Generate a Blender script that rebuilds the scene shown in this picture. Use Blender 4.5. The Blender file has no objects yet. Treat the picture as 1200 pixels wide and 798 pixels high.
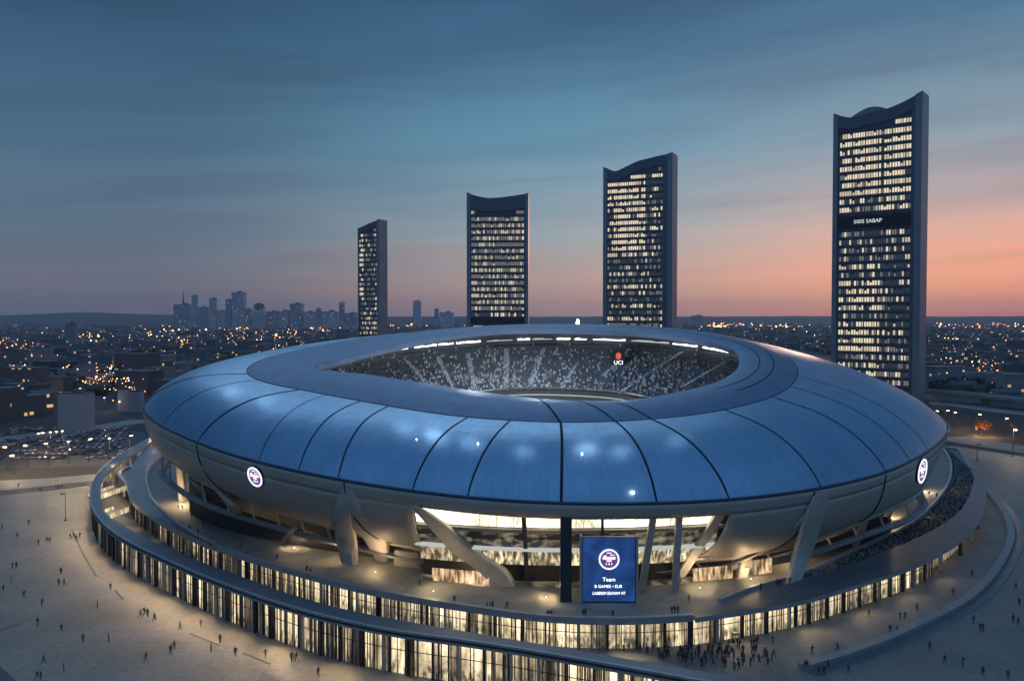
import bpy, bmesh, math, random
import numpy as np
from mathutils import Vector, Matrix
from mathutils.bvhtree import BVHTree
R = random.Random(7)
sc = bpy.context.scene
COL = sc.collection
PI = math.pi
# ------------------------------------------------------------------ camera
H = 60.0; F = 1000.0; PITCH = math.radians(1.55)
CAM = Vector((0, 0, H))
_f = Vector((0, math.cos(PITCH), -math.sin(PITCH))); _u = Vector((0, math.sin(PITCH), math.cos(PITCH)))
def ray(px, py):
    return (_f + Vector((1, 0, 0)) * ((px - 600) / F) + _u * ((399 - py) / F))
def at(px, py, h=0.0):
    d = ray(px, py); s = (h - H) / d.z
    return CAM + d * s
def at_d(px, py, dist):
    d = ray(px, py); return CAM + d * (dist / d.y)
def on_plane(px, py, z0, y0, s, sx=0.0):      # height z = z0 + s*(y-y0) + sx*x
    d = ray(px, py); k = (z0 - s * y0 - H) / (d.z - s * d.y - sx * d.x)
    return CAM + d * k
def proj(p):
    v = Vector(p) - CAM; w = v.dot(_f)
    return (600 + F * v.x / w, 399 - F * v.dot(_u) / w)
cd = bpy.data.cameras.new('camera'); cam = bpy.data.objects.new('camera', cd); COL.objects.link(cam)
cam.location = CAM; cam.rotation_euler = (PI / 2 - PITCH, 0, 0)
cd.sensor_width = 36; cd.lens = 36 * F / 1200; cd.clip_start = 1; cd.clip_end = 60000
sc.camera = cam
# ------------------------------------------------------------------ helpers
class MB:
    def __init__(s): s.v = []; s.f = []; s.m = []
    def vert(s, p): s.v.append(tuple(p)); return len(s.v) - 1
    def face(s, idx, m=0): s.f.append(tuple(idx)); s.m.append(m)
    def quad(s, a, b, c, d, m=0):
        n = len(s.v); s.v += [tuple(a), tuple(b), tuple(c), tuple(d)]; s.face((n, n+1, n+2, n+3), m)
    def box(s, c, size, m=0, rz=0.0, bottom=True):
        cx, cy, cz = c; sx, sy, sz = size[0]/2, size[1]/2, size[2]/2
        ca, sa = math.cos(rz), math.sin(rz); n = len(s.v)
        for dz in (-sz, sz):
            for dx, dy in ((-sx, -sy), (sx, -sy), (sx, sy), (-sx, sy)):
                s.v.append((cx + dx*ca - dy*sa, cy + dx*sa + dy*ca, cz + dz))
        fs = [(4,5,6,7), (0,1,5,4), (1,2,6,5), (2,3,7,6), (3,0,4,7)]
        if bottom: fs.append((3,2,1,0))
        for q in fs: s.face([n+i for i in q], m)
    def grid(s, rows, m=0, closed=False):         # rows: list of lists of points
        n = len(s.v); k = len(rows[0])
        for r in rows:
            for p in r: s.v.append(tuple(p))
        for i in range(len(rows)-1):
            for j in range(k if closed else k-1):
                j2 = (j+1) % k
                s.face((n+i*k+j, n+i*k+j2, n+(i+1)*k+j2, n+(i+1)*k+j), m)
    def tube(s, pts, rad, m=0, seg=8, cap=True):
        pts = [Vector(p) for p in pts]; n0 = len(s.v); k = len(pts)
        rr = rad if isinstance(rad, (list, tuple)) else [rad]*k
        for i, p in enumerate(pts):
            t = (pts[min(i+1, k-1)] - pts[max(i-1, 0)]).normalized()
            a = t.cross(Vector((0,0,1)));
            if a.length < 1e-3: a = Vector((1,0,0))
            a.normalize(); b = a.cross(t)
            for j in range(seg):
                an = 2*PI*j/seg; s.v.append(tuple(p + (a*math.cos(an) + b*math.sin(an))*rr[i]))
        for i in range(k-1):
            for j in range(seg):
                j2 = (j+1) % seg
                s.face((n0+i*seg+j, n0+i*seg+j2, n0+(i+1)*seg+j2, n0+(i+1)*seg+j), m)
        if cap:
            s.face([n0+j for j in range(seg)][::-1], m); s.face([n0+(k-1)*seg+j for j in range(seg)], m)
    def ico(s, c, r, m=0, jit=0.0, sq=1.0):
        t = (1+5**.5)/2; n = len(s.v)
        for p in ((-1,t,0),(1,t,0),(-1,-t,0),(1,-t,0),(0,-1,t),(0,1,t),(0,-1,-t),(0,1,-t),(t,0,-1),(t,0,1),(-t,0,-1),(-t,0,1)):
            q = r/1.902*(1+R.uniform(-jit, jit)); s.v.append((c[0]+p[0]*q, c[1]+p[1]*q, c[2]+p[2]*q*sq))
        for f in ((0,11,5),(0,5,1),(0,1,7),(0,7,10),(0,10,11),(1,5,9),(5,11,4),(11,10,2),(10,7,6),(7,1,8),(3,9,4),(3,4,2),(3,2,6),(3,6,8),(3,8,9),(4,9,5),(2,4,11),(6,2,10),(8,6,7),(9,8,1)):
            s.face([n+i for i in f], m)
    def mesh(s, name, mats, smooth=False):
        me = bpy.data.meshes.new(name); me.from_pydata(s.v, [], s.f)
        for m in (mats if isinstance(mats, (list, tuple)) else [mats]): me.materials.append(m)
        me.polygons.foreach_set('material_index', s.m)
        if smooth: me.polygons.foreach_set('use_smooth', [True]*len(s.f))
        me.update(); return me
    def build(s, name, mats, parent=None, smooth=False, bevel=0, loc=None, edge=None):
        me = s.mesh(name, mats, smooth); o = bpy.data.objects.new(name, me); COL.objects.link(o)
        if smooth:
            bm = bmesh.new(); bm.from_mesh(me)
            bmesh.ops.remove_doubles(bm, verts=bm.verts, dist=0.001); bmesh.ops.recalc_face_normals(bm, faces=bm.faces)
            if edge:
                for e in bm.edges:
                    if len(e.link_faces) == 2 and e.calc_face_angle() > math.radians(edge): e.smooth = False
            bm.to_mesh(me); bm.free()
        if parent:
            o.parent = parent; o.matrix_parent_inverse = parent_inv(parent)
        if loc: o.location = loc
        if bevel:
            b = o.modifiers.new('bevel', 'BEVEL'); b.width = bevel; b.segments = 2; b.limit_method = 'ANGLE'
        return o
def parent_inv(p):
    return (Matrix.Translation(p.location) @ p.rotation_euler.to_matrix().to_4x4()).inverted() if p.get('world_parts') else Matrix()
def tag(o, label=None, cat=None, group=None, kind=None):
    if label: o['label'] = label
    if cat: o['category'] = cat
    if group: o['group'] = group
    if kind: o['kind'] = kind
    return o
def thing(name, label, cat, loc=(0,0,0), rz=0, group=None, world=False):
    o = bpy.data.objects.new(name, None); COL.objects.link(o); o.empty_display_size = 1
    o.location = loc; o.rotation_euler = (0, 0, rz)
    if world: o['world_parts'] = 1
    return tag(o, label, cat, group)
def kids(o): return [c for c in o.children]
def dup(root, loc, rz=0.0, label=None, group=None, scale=None, kid_cache=None):
    r = root.copy(); COL.objects.link(r); r.location = loc; r.rotation_euler = (0, 0, rz)
    if scale: r.scale = scale
    if label: r['label'] = label
    if group: r['group'] = group
    for ch in (kid_cache if kid_cache is not None else kids(root)):
        c = ch.copy(); COL.objects.link(c); c.parent = r
        for g in ch.children:
            d = g.copy(); COL.objects.link(d); d.parent = c
    return r
# ------------------------------------------------------------------ materials
def newmat(name):
    m = bpy.data.materials.new(name); m.use_nodes = True; nt = m.node_tree
    b = nt.nodes.get('Principled BSDF'); return m, nt, b
def N(nt, t, **kw):
    n = nt.nodes.new(t)
    for k, v in kw.items(): setattr(n, k, v)
    return n
def mat(name, col, rough=0.7, metal=0.0, var=0.15, scale=0.5, bump=0.0, spec=0.5, coat=0.0, stretch=(1,1,1), detail=6):
    m, nt, b = newmat(name)
    b.inputs['Roughness'].default_value = rough; b.inputs['Metallic'].default_value = metal
    b.inputs['Specular IOR Level'].default_value = spec; b.inputs['Coat Weight'].default_value = coat
    g = N(nt, 'ShaderNodeNewGeometry'); mp = N(nt, 'ShaderNodeMapping'); mp.inputs['Scale'].default_value = stretch
    nz = N(nt, 'ShaderNodeTexNoise'); nz.inputs['Scale'].default_value = scale; nz.inputs['Detail'].default_value = detail
    rp = N(nt, 'ShaderNodeValToRGB')
    lo = [c*(1-var) for c in col]; hi = [min(1, c*(1+var)) for c in col]
    rp.color_ramp.elements[0].position = 0.3; rp.color_ramp.elements[1].position = 0.7
    rp.color_ramp.elements[0].color = (*lo, 1); rp.color_ramp.elements[1].color = (*hi, 1)
    L = nt.links.new
    L(g.outputs['Position'], mp.inputs[0]); L(mp.outputs[0], nz.inputs['Vector']); L(nz.outputs[0], rp.inputs[0]); L(rp.outputs[0], b.inputs['Base Color'])
    if bump:
        bp = N(nt, 'ShaderNodeBump'); bp.inputs['Strength'].default_value = bump; bp.inputs['Distance'].default_value = 0.3
        L(nz.outputs[0], bp.inputs['Height']); L(bp.outputs[0], b.inputs['Normal'])
    return m
def emis(name, col, st, base=(0.05, 0.05, 0.05)):
    m, nt, b = newmat(name); b.inputs['Base Color'].default_value = (*base, 1)
    b.inputs['Emission Color'].default_value = (*col, 1); b.inputs['Emission Strength'].default_value = st
    return m
def lit_glass(name, colA, colB, st, base=(0.06, 0.06, 0.06), sc_h=0.9, sc_v=0.12, lo=0.35, hi=0.7, floor=0.05, blot=0.5):
    """window glass showing an uneven lit interior: vertical streaks of light and dark and small figures"""
    m, nt, b = newmat(name); L = nt.links.new
    b.inputs['Base Color'].default_value = (*base, 1); b.inputs['Roughness'].default_value = 0.15
    g = N(nt, 'ShaderNodeNewGeometry'); mp = N(nt, 'ShaderNodeMapping'); mp.inputs['Scale'].default_value = (sc_h, sc_h, sc_v)
    n1 = N(nt, 'ShaderNodeTexNoise'); n1.inputs['Scale'].default_value = 1.0; n1.inputs['Detail'].default_value = 3
    n2 = N(nt, 'ShaderNodeTexVoronoi'); n2.inputs['Scale'].default_value = 1.3
    n3 = N(nt, 'ShaderNodeTexNoise'); n3.inputs['Scale'].default_value = 0.11
    mr = N(nt, 'ShaderNodeMapRange'); mr.inputs[1].default_value = lo; mr.inputs[2].default_value = hi; mr.inputs[3].default_value = floor; mr.inputs[4].default_value = 1
    mv = N(nt, 'ShaderNodeMapRange'); mv.inputs[1].default_value = 0.15; mv.inputs[2].default_value = 0.55; mv.inputs[3].default_value = 1-blot*.6; mv.inputs[4].default_value = 1
    mz = N(nt, 'ShaderNodeMapRange'); mz.inputs[1].default_value = 0.35; mz.inputs[2].default_value = 0.65; mz.inputs[3].default_value = 0.45; mz.inputs[4].default_value = 1.2
    a = N(nt, 'ShaderNodeMath', operation='MULTIPLY'); c = N(nt, 'ShaderNodeMath', operation='MULTIPLY'); d = N(nt, 'ShaderNodeMath', operation='MULTIPLY'); d.inputs[1].default_value = st
    mx = N(nt, 'ShaderNodeMix', data_type='RGBA'); mx.inputs[6].default_value = (*colA, 1); mx.inputs[7].default_value = (*colB, 1)
    L(g.outputs['Position'], mp.inputs[0]); L(mp.outputs[0], n1.inputs['Vector']); L(g.outputs['Position'], n2.inputs['Vector']); L(g.outputs['Position'], n3.inputs['Vector'])
    L(n1.outputs[0], mr.inputs[0]); L(n2.outputs['Distance'], mv.inputs[0]); L(n3.outputs[0], mz.inputs[0])
    sz = N(nt, 'ShaderNodeSeparateXYZ'); L(g.outputs['Position'], sz.inputs[0])
    low_ = N(nt, 'ShaderNodeMapRange'); low_.inputs[1].default_value = 1.4; low_.inputs[2].default_value = 2.4; L(sz.outputs[2], low_.inputs[0])
    n4 = N(nt, 'ShaderNodeTexNoise'); n4.inputs['Scale'].default_value = 1.0; mp4 = N(nt, 'ShaderNodeMapping'); mp4.inputs['Scale'].default_value = (1.7, 1.7, .45); L(g.outputs['Position'], mp4.inputs[0]); L(mp4.outputs[0], n4.inputs['Vector'])
    fg = N(nt, 'ShaderNodeMapRange'); fg.inputs[1].default_value = .42; fg.inputs[2].default_value = .52; fg.inputs[3].default_value = .25; L(n4.outputs[0], fg.inputs[0])
    mg = N(nt, 'ShaderNodeMath', operation='MAXIMUM'); L(low_.outputs[0], mg.inputs[0]); L(fg.outputs[0], mg.inputs[1])
    gz = N(nt, 'ShaderNodeMapRange'); gz.inputs[1].default_value = 0; gz.inputs[2].default_value = 6; gz.inputs[3].default_value = .7; gz.inputs[4].default_value = 1.2; L(sz.outputs[2], gz.inputs[0])
    mk = N(nt, 'ShaderNodeMath', operation='MULTIPLY'); L(mg.outputs[0], mk.inputs[0]); L(gz.outputs[0], mk.inputs[1])
    mk2 = N(nt, 'ShaderNodeMath', operation='MULTIPLY'); L(mk.outputs[0], mk2.inputs[0]); L(mr.outputs[0], mk2.inputs[1])
    L(mk2.outputs[0], a.inputs[0]); L(mv.outputs[0], a.inputs[1]); L(a.outputs[0], c.inputs[0]); L(mz.outputs[0], c.inputs[1]); L(c.outputs[0], d.inputs[0])
    L(n1.outputs[0], mx.inputs[0]); L(mx.outputs[2], b.inputs['Emission Color']); L(d.outputs[0], b.inputs['Emission Strength'])
    return m
WARM = (1.0, 0.72, 0.38); CREAM = (1.0, 0.83, 0.54); WHITE = (0.95, 0.97, 1.0); ORANGE = (1.0, 0.42, 0.12)
M = {}
def roof_mat():
    m, nt, b = newmat('roof_metal'); L = nt.links.new
    b.inputs['Metallic'].default_value = 0.85; b.inputs['Coat Weight'].default_value = 0.12; b.inputs['Coat Roughness'].default_value = 0.4
    g = N(nt, 'ShaderNodeNewGeometry'); n = N(nt, 'ShaderNodeTexNoise'); n.inputs['Scale'].default_value = 0.06; n.inputs['Detail'].default_value = 8
    n.inputs['Roughness'].default_value = 0.65
    rp = N(nt, 'ShaderNodeValToRGB'); e = rp.color_ramp.elements; e[0].position = .3; e[1].position = .72
    e[0].color = (0.22, 0.35, 0.49, 1); e[1].color = (0.32, 0.45, 0.60, 1)
    rr = N(nt, 'ShaderNodeMapRange'); rr.inputs[3].default_value = 0.34; rr.inputs[4].default_value = 0.5
    n2 = N(nt, 'ShaderNodeTexNoise'); n2.inputs['Scale'].default_value = 0.35; n2.inputs['Detail'].default_value = 5
    bp = N(nt, 'ShaderNodeBump'); bp.inputs['Strength'].default_value = 0.22; bp.inputs['Distance'].default_value = 0.4
    sp_ = N(nt, 'ShaderNodeVectorMath', operation='SUBTRACT'); sp_.inputs[1].default_value = (6, 248, 0); L(g.outputs['Position'], sp_.inputs[0])
    sxy = N(nt, 'ShaderNodeSeparateXYZ'); L(sp_.outputs[0], sxy.inputs[0]); at2 = N(nt, 'ShaderNodeMath', operation='ARCTAN2'); L(sxy.outputs[1], at2.inputs[0]); L(sxy.outputs[0], at2.inputs[1])
    ln_ = N(nt, 'ShaderNodeVectorMath', operation='LENGTH'); L(sp_.outputs[0], ln_.inputs[0])
    cmb = N(nt, 'ShaderNodeCombineXYZ'); L(at2.outputs[0], cmb.inputs[0]); L(ln_.outputs['Value'], cmb.inputs[1])
    bk = N(nt, 'ShaderNodeTexBrick'); bk.inputs['Scale'].default_value = 1; bk.inputs['Brick Width'].default_value = .035; bk.inputs['Row Height'].default_value = 6.0; bk.inputs['Mortar Size'].default_value = .0012; bk.inputs['Mortar Smooth'].default_value = .3
    bk.inputs['Color1'].default_value = (1, 1, 1, 1); bk.inputs['Color2'].default_value = (.95, .96, .97, 1); bk.inputs['Mortar'].default_value = (.82, .84, .86, 1); L(cmb.outputs[0], bk.inputs['Vector'])
    cm2 = N(nt, 'ShaderNodeMapping'); cm2.inputs['Scale'].default_value = (60, .12, 1); L(cmb.outputs[0], cm2.inputs[0])
    ns = N(nt, 'ShaderNodeTexNoise'); ns.inputs['Scale'].default_value = 1; ns.inputs['Detail'].default_value = 5; L(cm2.outputs[0], ns.inputs['Vector'])
    sr = N(nt, 'ShaderNodeMapRange'); sr.inputs[1].default_value = .35; sr.inputs[2].default_value = .65; sr.inputs[3].default_value = .95; sr.inputs[4].default_value = 1.02; L(ns.outputs[0], sr.inputs[0])
    ma = N(nt, 'ShaderNodeMix', data_type='RGBA', blend_type='MULTIPLY'); ma.inputs[0].default_value = 1; mb_ = N(nt, 'ShaderNodeMix', data_type='RGBA', blend_type='MULTIPLY'); mb_.inputs[0].default_value = 1
    L(g.outputs['Position'], n.inputs['Vector']); L(g.outputs['Position'], n2.inputs['Vector']); L(n.outputs[0], rp.inputs[0]); L(rp.outputs[0], ma.inputs[6]); L(bk.outputs[0], ma.inputs[7]); L(ma.outputs[2], mb_.inputs[6]); L(sr.outputs[0], mb_.inputs[7]); L(mb_.outputs[2], b.inputs['Base Color'])
    L(n2.outputs[0], rr.inputs[0]); L(rr.outputs[0], b.inputs['Roughness']); L(n2.outputs[0], bp.inputs['Height']); L(bp.outputs[0], b.inputs['Normal'])
    return m
M['roof'] = roof_mat()
M['inner_roof'] = mat('inner_roof', (0.13, 0.18, 0.28), 0.5, 0.4, 0.12, 0.2)
M['seam'] = mat('seam', (0.008, 0.012, 0.02), 0.9)
M['rim'] = mat('rim_metal', (0.06, 0.08, 0.12), 0.35, 0.6)
M['shell'] = mat('shell', (0.42, 0.37, 0.31), 0.55, 0.1, 0.08, 0.08, 0.05)
M['blade'] = mat('blade', (0.46, 0.41, 0.34), 0.6, 0.0, 0.1, 0.4)
M['deck'] = mat('deck_paving', (0.22, 0.20, 0.175), 0.75, 0, 0.18, 0.25, 0.1)
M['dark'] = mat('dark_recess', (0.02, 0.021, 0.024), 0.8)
M['darkmetal'] = mat('dark_metal', (0.035, 0.04, 0.05), 0.5, 0.4)
M['concrete'] = mat('concrete', (0.27, 0.26, 0.245), 0.7, 0, 0.12, 0.3)
M['ribbon'] = mat('ribbon_roof', (0.12, 0.13, 0.15), 0.45, 0.35, 0.12, 0.15)
M['fascia'] = mat('fascia', (0.34, 0.34, 0.34), 0.5, 0.2)
M['seats'] = mat('seats', (0.08, 0.10, 0.13), 0.7, 0, 0.5, 1.5)
M['stair'] = mat('stair', (0.8, 0.8, 0.78), 0.7)
M['grass'] = mat('pitch_grass', (0.05, 0.16, 0.04), 0.9, 0, 0.3, 0.2)
M['hedge'] = mat('hedge', (0.03, 0.045, 0.03), 0.95, 0, 0.5, 1.5)
M['leaf'] = mat('leaf', (0.04, 0.055, 0.03), 0.9, 0, 0.4, 0.8)
M['leaf_orange'] = mat('leaf_orange', (0.45, 0.22, 0.06), 0.9, 0, 0.4, 0.8)
M['bark'] = mat('bark', (0.08, 0.06, 0.045), 0.9)
M['glassdark'] = mat('dark_glass', (0.03, 0.045, 0.06), 0.18, 0.2, 0.3, 0.4)
M['strip'] = emis('flood_strip', (0.95, 1.0, 0.97), 3.0)
M['strip_dim'] = emis('edge_strip', (0.85, 0.92, 0.88), 0.45)
M['lampwhite'] = emis('lamp_white', (1.0, 0.95, 0.85), 12)
M['lampwarm'] = emis('lamp_warm', (1.0, 0.78, 0.45), 10)
M['g0'] = lit_glass('window_bright', WARM, (1, .87, .6), 2.0, floor=0.3)
M['g1'] = lit_glass('window_lit', WARM, CREAM, 1.2, floor=0.15)
M['g2'] = lit_glass('window_dim', WARM, CREAM, 0.45, floor=0.06)
M['g3'] = lit_glass('window_unlit', WARM, CREAM, 0.07, floor=0.0)
M['gate'] = lit_glass('gate_glass', (1, .84, .52), (1, .93, .72), 2.6, sc_h=2.2, sc_v=0.35, floor=0.45, blot=.35)
M['con'] = lit_glass('concourse_glass', WARM, CREAM, 0.9, sc_h=0.35, sc_v=0.6, lo=.48, hi=.72, floor=0.02, blot=.9)
# ------------------------------------------------------------------ ring curves
CX, CY = 6.0, 248.0
def fourier(th, val, order, reg=1e-3):
    th = np.array(th); val = np.array(val)
    A = [np.ones_like(th)]
    w = [0.0]
    for k in range(1, order+1):
        A += [np.cos(k*th), np.sin(k*th)]; w += [reg*k**3]*2
    A = np.stack(A, 1)
    c = np.linalg.solve(A.T @ A + np.diag(w), A.T @ val)
    def fn(t):
        s = c[0]
        for k in range(1, order+1): s += c[2*k-1]*math.cos(k*t) + c[2*k]*math.sin(k*t)
        return float(s)
    return fn
def table_ring(pts, c, sig):
    P = sorted(pts, key=lambda p: math.atan2(p[1]-c[1], p[0]-c[0])); n = len(P); D = []
    for i in range(n):
        p0, p1, p2, p3 = P[(i-1) % n], P[i], P[(i+1) % n], P[(i+2) % n]
        for k in range(20):
            t = k/20; D.append([0.5*((2*p1[j])+(-p0[j]+p2[j])*t+(2*p0[j]-5*p1[j]+4*p2[j]-p3[j])*t*t+(-p0[j]+3*p1[j]-3*p2[j]+p3[j])*t**3) for j in (0, 1)])
    th = np.array([math.atan2(d[1]-c[1], d[0]-c[0]) for d in D]); r = np.array([math.hypot(d[0]-c[0], d[1]-c[1]) for d in D])
    o = np.argsort(th); G = np.linspace(-PI, PI, 721)[:-1]; rg = np.interp(G, th[o], r[o], period=2*PI)
    K = np.exp(-0.5*(np.arange(-60, 61)*0.5/sig)**2); K /= K.sum(); ext = np.concatenate([rg[-60:], rg, rg[:60]]); rs = np.convolve(ext, K, 'valid')
    return lambda t: float(np.interp(t, G, rs, period=2*PI))
class Ring:
    def __init__(s, pts, order=5, c=(CX, CY), reg=1e-3, zf=None):
        s.c = c; th = [math.atan2(p[1]-c[1], p[0]-c[0]) for p in pts]
        s.r = table_ring(pts, c, order) if order > 0 and zf else fourier(th, [math.hypot(p[0]-c[0], p[1]-c[1]) for p in pts], order, reg)
        s.z = (lambda t, f=zf: f(s.xy(t))) if zf else fourier(th, [p[2] for p in pts], order, reg)
    def xy(s, t): r = s.r(t); return (s.c[0]+r*math.cos(t), s.c[1]+r*math.sin(t))
    def p(s, t):
        x, y = s.xy(t); return Vector((x, y, s.z(t)))
def az_at(fn, px, lo=-PI, hi=0.0):             # azimuth on the front half whose picture column is px
    best = min((abs(proj(fn(lo+(hi-lo)*i/2000))[0]-px), lo+(hi-lo)*i/2000) for i in range(2001))
    return best[1]
rim_plane = (24.3, 165.5, 0.12, -0.022)
RIMPX = [(167,465),(174,487),(200,501),(235,517),(290,536),(400,560),(450,568),(500,575),(600,585),(700,588),(800,586),(860,583),(960,570),(1035,552),(1085,527),(1106,508),(1114,490)]
rp = [on_plane(x, y, *rim_plane) for x, y in RIMPX]
def zrim(xy): return 24.3 + 0.12*(xy[1]-165.5) - 0.022*xy[0]
for x, y in ((-98,280),(-80,305),(-45,326),(0,337),(50,335),(90,316),(118,285)): rp.append(Vector((x, y, zrim((x, y)))))
RIM = Ring(rp, 7, zf=zrim)
def z1(xy): return 36.6 + 0.18*(xy[1]-190)
R1PX = [(285,435),(300,446),(350,456),(440,473),(520,486),(600,493),(660,495),(720,494),(800,488),(860,478),(915,461),(935,440),(928,422),(895,404),(840,391),(760,383),(640,380.5),(520,386),(420,397),(340,412),(300,423)]
RA = Ring([on_plane(x, y, 36.6, 190, .18) for x, y in R1PX], 5, zf=z1)
def z2(xy): return 40.3 + 0.2*(xy[1]-207)
R2PX = [(362,429),(383,434),(419,437),(460,443),(510,451),(579,461),(625,466),(671,469),(720,469),(763,465.5),(831,451),(858,440),(870,427),(865,411),(840,402),(809,396),(740,388.5),(634,385.5),(556,389),(487,400),(430,413),(392,423)]
RB = Ring([on_plane(x, y, 40.3, 207, .2) for x, y in R2PX], 2.0, zf=z2, c=(-2, 242))
for nm, r in (('RIM', RIM), ('RA', RA), ('RB', RB)):
    pr = [proj(r.p(-PI+2*PI*i/16)) for i in range(16)]
    print(nm, [(round(a), round(b)) for a, b in pr])
def roofpt(t, s):                              # s 0 at the rim, 1 at the inner roof
    a = RIM.p(t); b = RA.p(t)
    p = a.lerp(b, s); bul = 3.6*math.sin(PI*min(1, s**0.75))
    if s < .12: bul -= (0.12-s)*4
    return p + Vector((0, 0, bul))
def innerpt(t, s):
    a = RA.p(t); th = math.atan2(a.y-242, a.x+2); b = RB.p(th)
    return a.lerp(b, s) + Vector((0, 0, 0.9*math.sin(PI*s)))
NA = 288
ANG = [-PI + 2*PI*i/NA for i in range(NA)]
# ------------------------------------------------------------------ world
w = bpy.data.worlds.new('World'); sc.world = w; w.use_nodes = True; nt = w.node_tree; L = nt.links.new
bg = nt.nodes['Background']; tc = N(nt, 'ShaderNodeTexCoord'); sx = N(nt, 'ShaderNodeSeparateXYZ'); L(tc.outputs['Generated'], sx.inputs[0])
def srgb(r, g, b):
    f = lambda c: (c/255/12.92) if c/255 <= 0.04045 else ((c/255+0.055)/1.055)**2.4
    return (f(r), f(g), f(b), 1)
def ramp(stops, interp='EASE'):
    n = N(nt, 'ShaderNodeValToRGB'); cr = n.color_ramp; cr.interpolation = 'LINEAR'
    while len(cr.elements) < len(stops): cr.elements.new(0.5)
    for e, (p, c) in zip(cr.elements, stops): e.position = p; e.color = srgb(*c)
    return n
def mth(op, a=None, b=None, c=None):
    n = N(nt, 'ShaderNodeMath', operation=op)
    for i, v in enumerate((a, b, c)):
        if v is None: continue
        if isinstance(v, (int, float)): n.inputs[i].default_value = v
        else: L(v, n.inputs[i])
    return n.outputs[0]
# sin(elevation): horizon 0, y=200 -> .17, y=0 -> .35
ele = mth('MAXIMUM', sx.outputs[2], 0.0)
azr = mth('ARCTAN2', sx.outputs[0], sx.outputs[1])            # radians, 0 straight ahead, + to the right
cm = N(nt, 'ShaderNodeCombineXYZ'); L(mth('MULTIPLY', azr, 1.6), cm.inputs[0])
L(mth('ADD', mth('MULTIPLY', ele, 19.0), mth('MULTIPLY', azr, -1.2)), cm.inputs[1])
cl = N(nt, 'ShaderNodeTexNoise'); cl.inputs['Scale'].default_value = 1.3; cl.inputs['Detail'].default_value = 7; cl.inputs['Roughness'].default_value = 0.55; cl.inputs['Distortion'].default_value = 0.5
L(cm.outputs[0], cl.inputs['Vector'])
cloud = N(nt, 'ShaderNodeMapRange'); cloud.inputs[1].default_value = 0.44; cloud.inputs[2].default_value = 0.70; L(cl.outputs[0], cloud.inputs[0])
ele2 = mth('ADD', ele, mth('MULTIPLY', mth('SUBTRACT', cl.outputs[0], 0.5), 0.035))
left = ramp([(0, (92,92,104)), (.03, (98,100,112)), (.09, (84,104,124)), (.19, (64,98,124)), (.30, (44,78,106)), (.37, (34,62,90)), (.55, (46,84,122)), (1, (80,126,170))])
mid = ramp([(0, (150,128,124)), (.02, (172,144,134)), (.05, (168,152,148)), (.10, (134,154,164)), (.19, (90,136,160)), (.30, (56,100,132)), (.37, (42,80,112)), (.55, (48,88,126)), (1, (80,126,170))])
right = ramp([(0, (186,120,110)), (.015, (222,146,120)), (.05, (232,158,130)), (.09, (206,160,146)), (.13, (164,150,154)), (.19, (122,144,158)), (.30, (70,110,138)), (.37, (54,92,122)), (.55, (48,88,126)), (1, (80,126,170))])
for r_ in (left, mid, right): L(ele2, r_.inputs[0])
f1 = N(nt, 'ShaderNodeMapRange', interpolation_type='SMOOTHSTEP'); f1.inputs[1].default_value = -0.42; f1.inputs[2].default_value = 0.12; L(azr, f1.inputs[0])
f2 = N(nt, 'ShaderNodeMapRange', interpolation_type='SMOOTHSTEP'); f2.inputs[1].default_value = 0.05; f2.inputs[2].default_value = 0.6; L(azr, f2.inputs[0])
# behind the camera the sky falls back to the cool left tone
f3 = N(nt, 'ShaderNodeMapRange', interpolation_type='SMOOTHSTEP'); f3.inputs[1].default_value = 0.8; f3.inputs[2].default_value = 1.5; f3.inputs[3].default_value = 1; f3.inputs[4].default_value = 0; L(azr, f3.inputs[0])
m1 = N(nt, 'ShaderNodeMix', data_type='RGBA'); L(f1.outputs[0], m1.inputs[0]); L(left.outputs[0], m1.inputs[6]); L(mid.outputs[0], m1.inputs[7])
m2 = N(nt, 'ShaderNodeMix', data_type='RGBA'); L(mth('MULTIPLY', f2.outputs[0], f3.outputs[0]), m2.inputs[0]); L(m1.outputs[2], m2.inputs[6]); L(right.outputs[0], m2.inputs[7])
# the sky behind the camera, away from the sunset, is a clear brighter blue
f4 = N(nt, 'ShaderNodeMapRange', interpolation_type='SMOOTHSTEP'); f4.inputs[1].default_value = 0.25; f4.inputs[2].default_value = -0.5; L(sx.outputs[1], f4.inputs[0])
backr = ramp([(0, (58,66,80)), (.15, (64,84,112)), (.4, (76,116,160)), (1, (96,150,200))]); L(ele, backr.inputs[0])
m4 = N(nt, 'ShaderNodeMix', data_type='RGBA'); L(f4.outputs[0], m4.inputs[0]); L(m2.outputs[2], m4.inputs[6]); L(backr.outputs[0], m4.inputs[7]); m2 = m4
# thin streaks of cloud, a little greyer and darker than the sky behind
m3 = N(nt, 'ShaderNodeMix', data_type='RGBA', blend_type='MULTIPLY'); L(mth('MULTIPLY', cloud.outputs[0], 0.85), m3.inputs[0]); L(m2.outputs[2], m3.inputs[6]); m3.inputs[7].default_value = (0.86, 0.78, 0.80, 1)
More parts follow.
